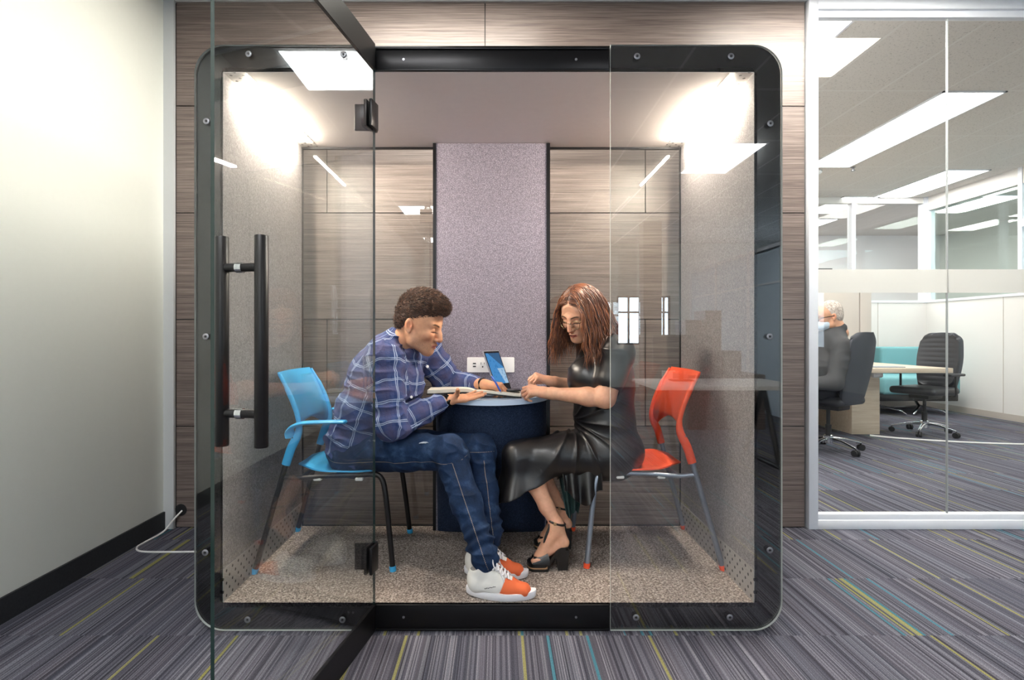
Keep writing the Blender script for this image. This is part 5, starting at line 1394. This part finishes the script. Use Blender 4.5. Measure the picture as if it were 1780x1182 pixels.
b = MB(); b.add(*slab(A0+Wv*.06+U_*.20, Wv*.88, U_*.74, nn, .0008, .0012)); b.build('screen', M['screen'], tb)
kd = Vector((.100, -.046, -.0)); b = MB(); b.add(*slab(A0+Vector((.004, 0, -.002)), Wv, kd, Vector((0, 0, 1)), -.003, .003)); kb = b.build('keyboard', M['tab_sil'], tb)
b = MB()
for i in range(9):
    for j in range(5): b.add(*slab(A0+Vector((.004, 0, -.002))+Wv*(.06+.10*i)+kd*(.12+.15*j), Wv*.08, kd*.11, Vector((0, 0, 1)), .003, .0045))
b.build('keys', simple('grey_keys', '#8e8c92', .6), kb)
kt = bpy.data.objects['keys']; kt['kind'] = 'stuff'
ph = thing('smartphone', 'dark phone lying on the right page of the open notebook near her hand', 'phone', (0, 0, 0))
b = MB(); b.rbox((X_(880, .55), .520, TZ+.029), (X_(905, .55), .60, TZ+.036), .003); b.build('phone_body', M['tab_blk'], ph)
pn = thing('pen', 'blue pen held by the plaid-shirted person over the notebook', 'pen', (0, 0, 0))
p0, p1 = P(861, 664, .465), P(871, 682, .47); dr = (p1-p0)
b = MB(); b.tube([p0-dr*.55+Vector((-.004,.01,0)), p0-dr*.5+Vector((-.004,.01,0)), p0, p0+dr*.9], [.0035, .0045, .0045, .0042], 10); b.build('barrel', simple('blue_pen_plastic', '#3a63c8', .3), pn)
b = MB(); b.tube([p0+dr*.9, p1+dr*.05], [.0040, .0010], 10); b.build('pen_tip', M['chrome'], pn)
# ---------------------------------------------------------------- person in the neighbouring office (back view, facing left)
om = thing('person', 'grey-haired person in dark shirt, glasses and face mask seated in the glass office', 'person', (3.35, 3.30, 0))
oR = frame((-.90, .22, -.20)); oO = L3(P(1441, 551, 3.30)); OS = 1.12
def ohd(v): return np.array(v)@oR.T*OS+oO
g = head_sdf(.004, True); g.cap((-.03, 0, -.03), (-.06, 0, -.16), .058, .064, .03)
V, Q = g.mesh(); cl_ = head_colors(V, lin('#dba585')[:3], lin('#a86358')[:3], lin('#6b5b50')[:3])
hh = (ohd(V), Q, cl_)
sh = [L3(P(1464, 604, 3.10)), L3(P(1405, 600, 3.5))]; up_ = L3(P(1446, 590, 3.30)); ch_ = L3(P(1440, 640, 3.28)); pe = A(3.42, 3.32, .62)
el = [L3(P(1452, 665, 3.0)), L3(P(1385, 660, 3.7))]; wr = [L3(P(1400, 668, 3.15)), L3(P(1370, 655, 3.8))]
kn = [A(2.95, 3.2, .64), A(2.98, 3.52, .64)]; an = [A(2.90, 3.15, .12), A(2.95, 3.6, .12)]
g = SDF((2.4, 2.75, .0), (3.9, 4.0, 1.5), .012)
g.cap(pe, ch_, .12, .12, .04).cap(ch_, up_, .12, .08, .04)
for i in range(2): g.cap(up_, sh[i], .06, .06, .03).chain([sh[i], el[i], wr[i]], [.05, .045, .03], .02); g.cap(wr[i], wr[i]+A(-.09, 0, -.01), .03, .025, .02); g.chain([pe, kn[i], an[i]], [.09, .065, .045], .03)
V, Q = g.mesh(); bb = (V, Q, np.tile(lin('#dba585')[:3], (len(V), 1)))
V, Q, Cc = cat(hh, bb); o = raw_mesh('body', V, Q, M['skin'], None, col=Cc); o.parent = om
g = SDF((2.4, 2.7, .4), (3.95, 4.1, 1.55), .011)
g.chain([pe, ch_, up_], [.15, .155, .12], .06, ((.2, 1, 0), 1.25)); g.cap(up_, ohd((-.055, 0, -.12)), .10, .070, .04)
for i in range(2): g.cap(up_, sh[i], .105, .088, .05).chain([sh[i], el[i], wr[i]], [.088, .072, .055], .03)
V, Q = g.mesh(); V = smooth_verts(V, Q, 5); N = vnormals(V, Q); V = V+N*((1-np.abs(npnoise(V, (6, 6, 12), 4)))**3*.007)[:, None]
o = raw_mesh('shirt', V, Q, simple('black_shirt', '#3d3c3e', .8, bump=.2), None); o.parent = om
g = SDF((2.6, 2.85, .0), (3.75, 3.95, .85), .012)
for i in range(2): g.chain([pe, kn[i], an[i]], [.13, .09, .065], .04)
V, Q = g.mesh(); o = raw_mesh('trousers', V, Q, simple('dark_trousers', '#26262b', .85), None); o.parent = om
for i in range(2):
    b = MB(); b.rbox(tuple(an[i]+A(-.2, -.045, -.12)), tuple(an[i]+A(.07, .045, -.02)), .03, seg=3); o = b.build('shoe', M['sandal']); o.parent = om
g = SDF((-.15, -.12, -.10), (.15, .12, .19), .004)
g.ell((-.022, 0, .050), (.100, .080, .096), k=0); g.ell((-.055, 0, -.01), (.055, .070, .062), k=.03); g.ell((.100, 0, .03), (.095, .105, .095), k=.01, sub=True)
for s_ in (1, -1): g.ell((.02, s_*.09, -.03), (.045, .03, .05), k=.01, sub=True)
V, Q = g.mesh(); tn = np.clip(.5+.5*npnoise(V, (120, 120, 120), 4), 0, 1)
o = raw_mesh('hair', ohd(V), Q, hair_mat('cropped_grey_hair', ('#8f7f76', '#c4b6ab', '#e4dbd2'), .8), None, col=np.stack([tn]*3, 1)); o.parent = om
b = MB()
for s_ in (1, -1): b.tube([Vector(ohd((.092, s_*.055, .004))), Vector(ohd((.06, s_*.079, .006))), Vector(ohd((-.02, s_*.084, .004)))], .0035, 6); b.tube([Vector(ohd((.102, s_*(.033+.022*math.cos(t_)), -.004+.018*math.sin(t_)))) for t_ in [2*math.pi*i/16 for i in range(17)]], .003, 6)
o = b.build('glasses', M['tee']); o.parent = om
g = SDF((-.05, -.1, -.15), (.16, .1, .0), .004); g.ell((.055, 0, -.062), (.070, .070, .052), k=0)
V, Q = g.mesh(); o = raw_mesh('face_mask', ohd(V), Q, simple('pale_blue_mask', '#c8d6e4', .8), None); o.parent = om
settle(om)
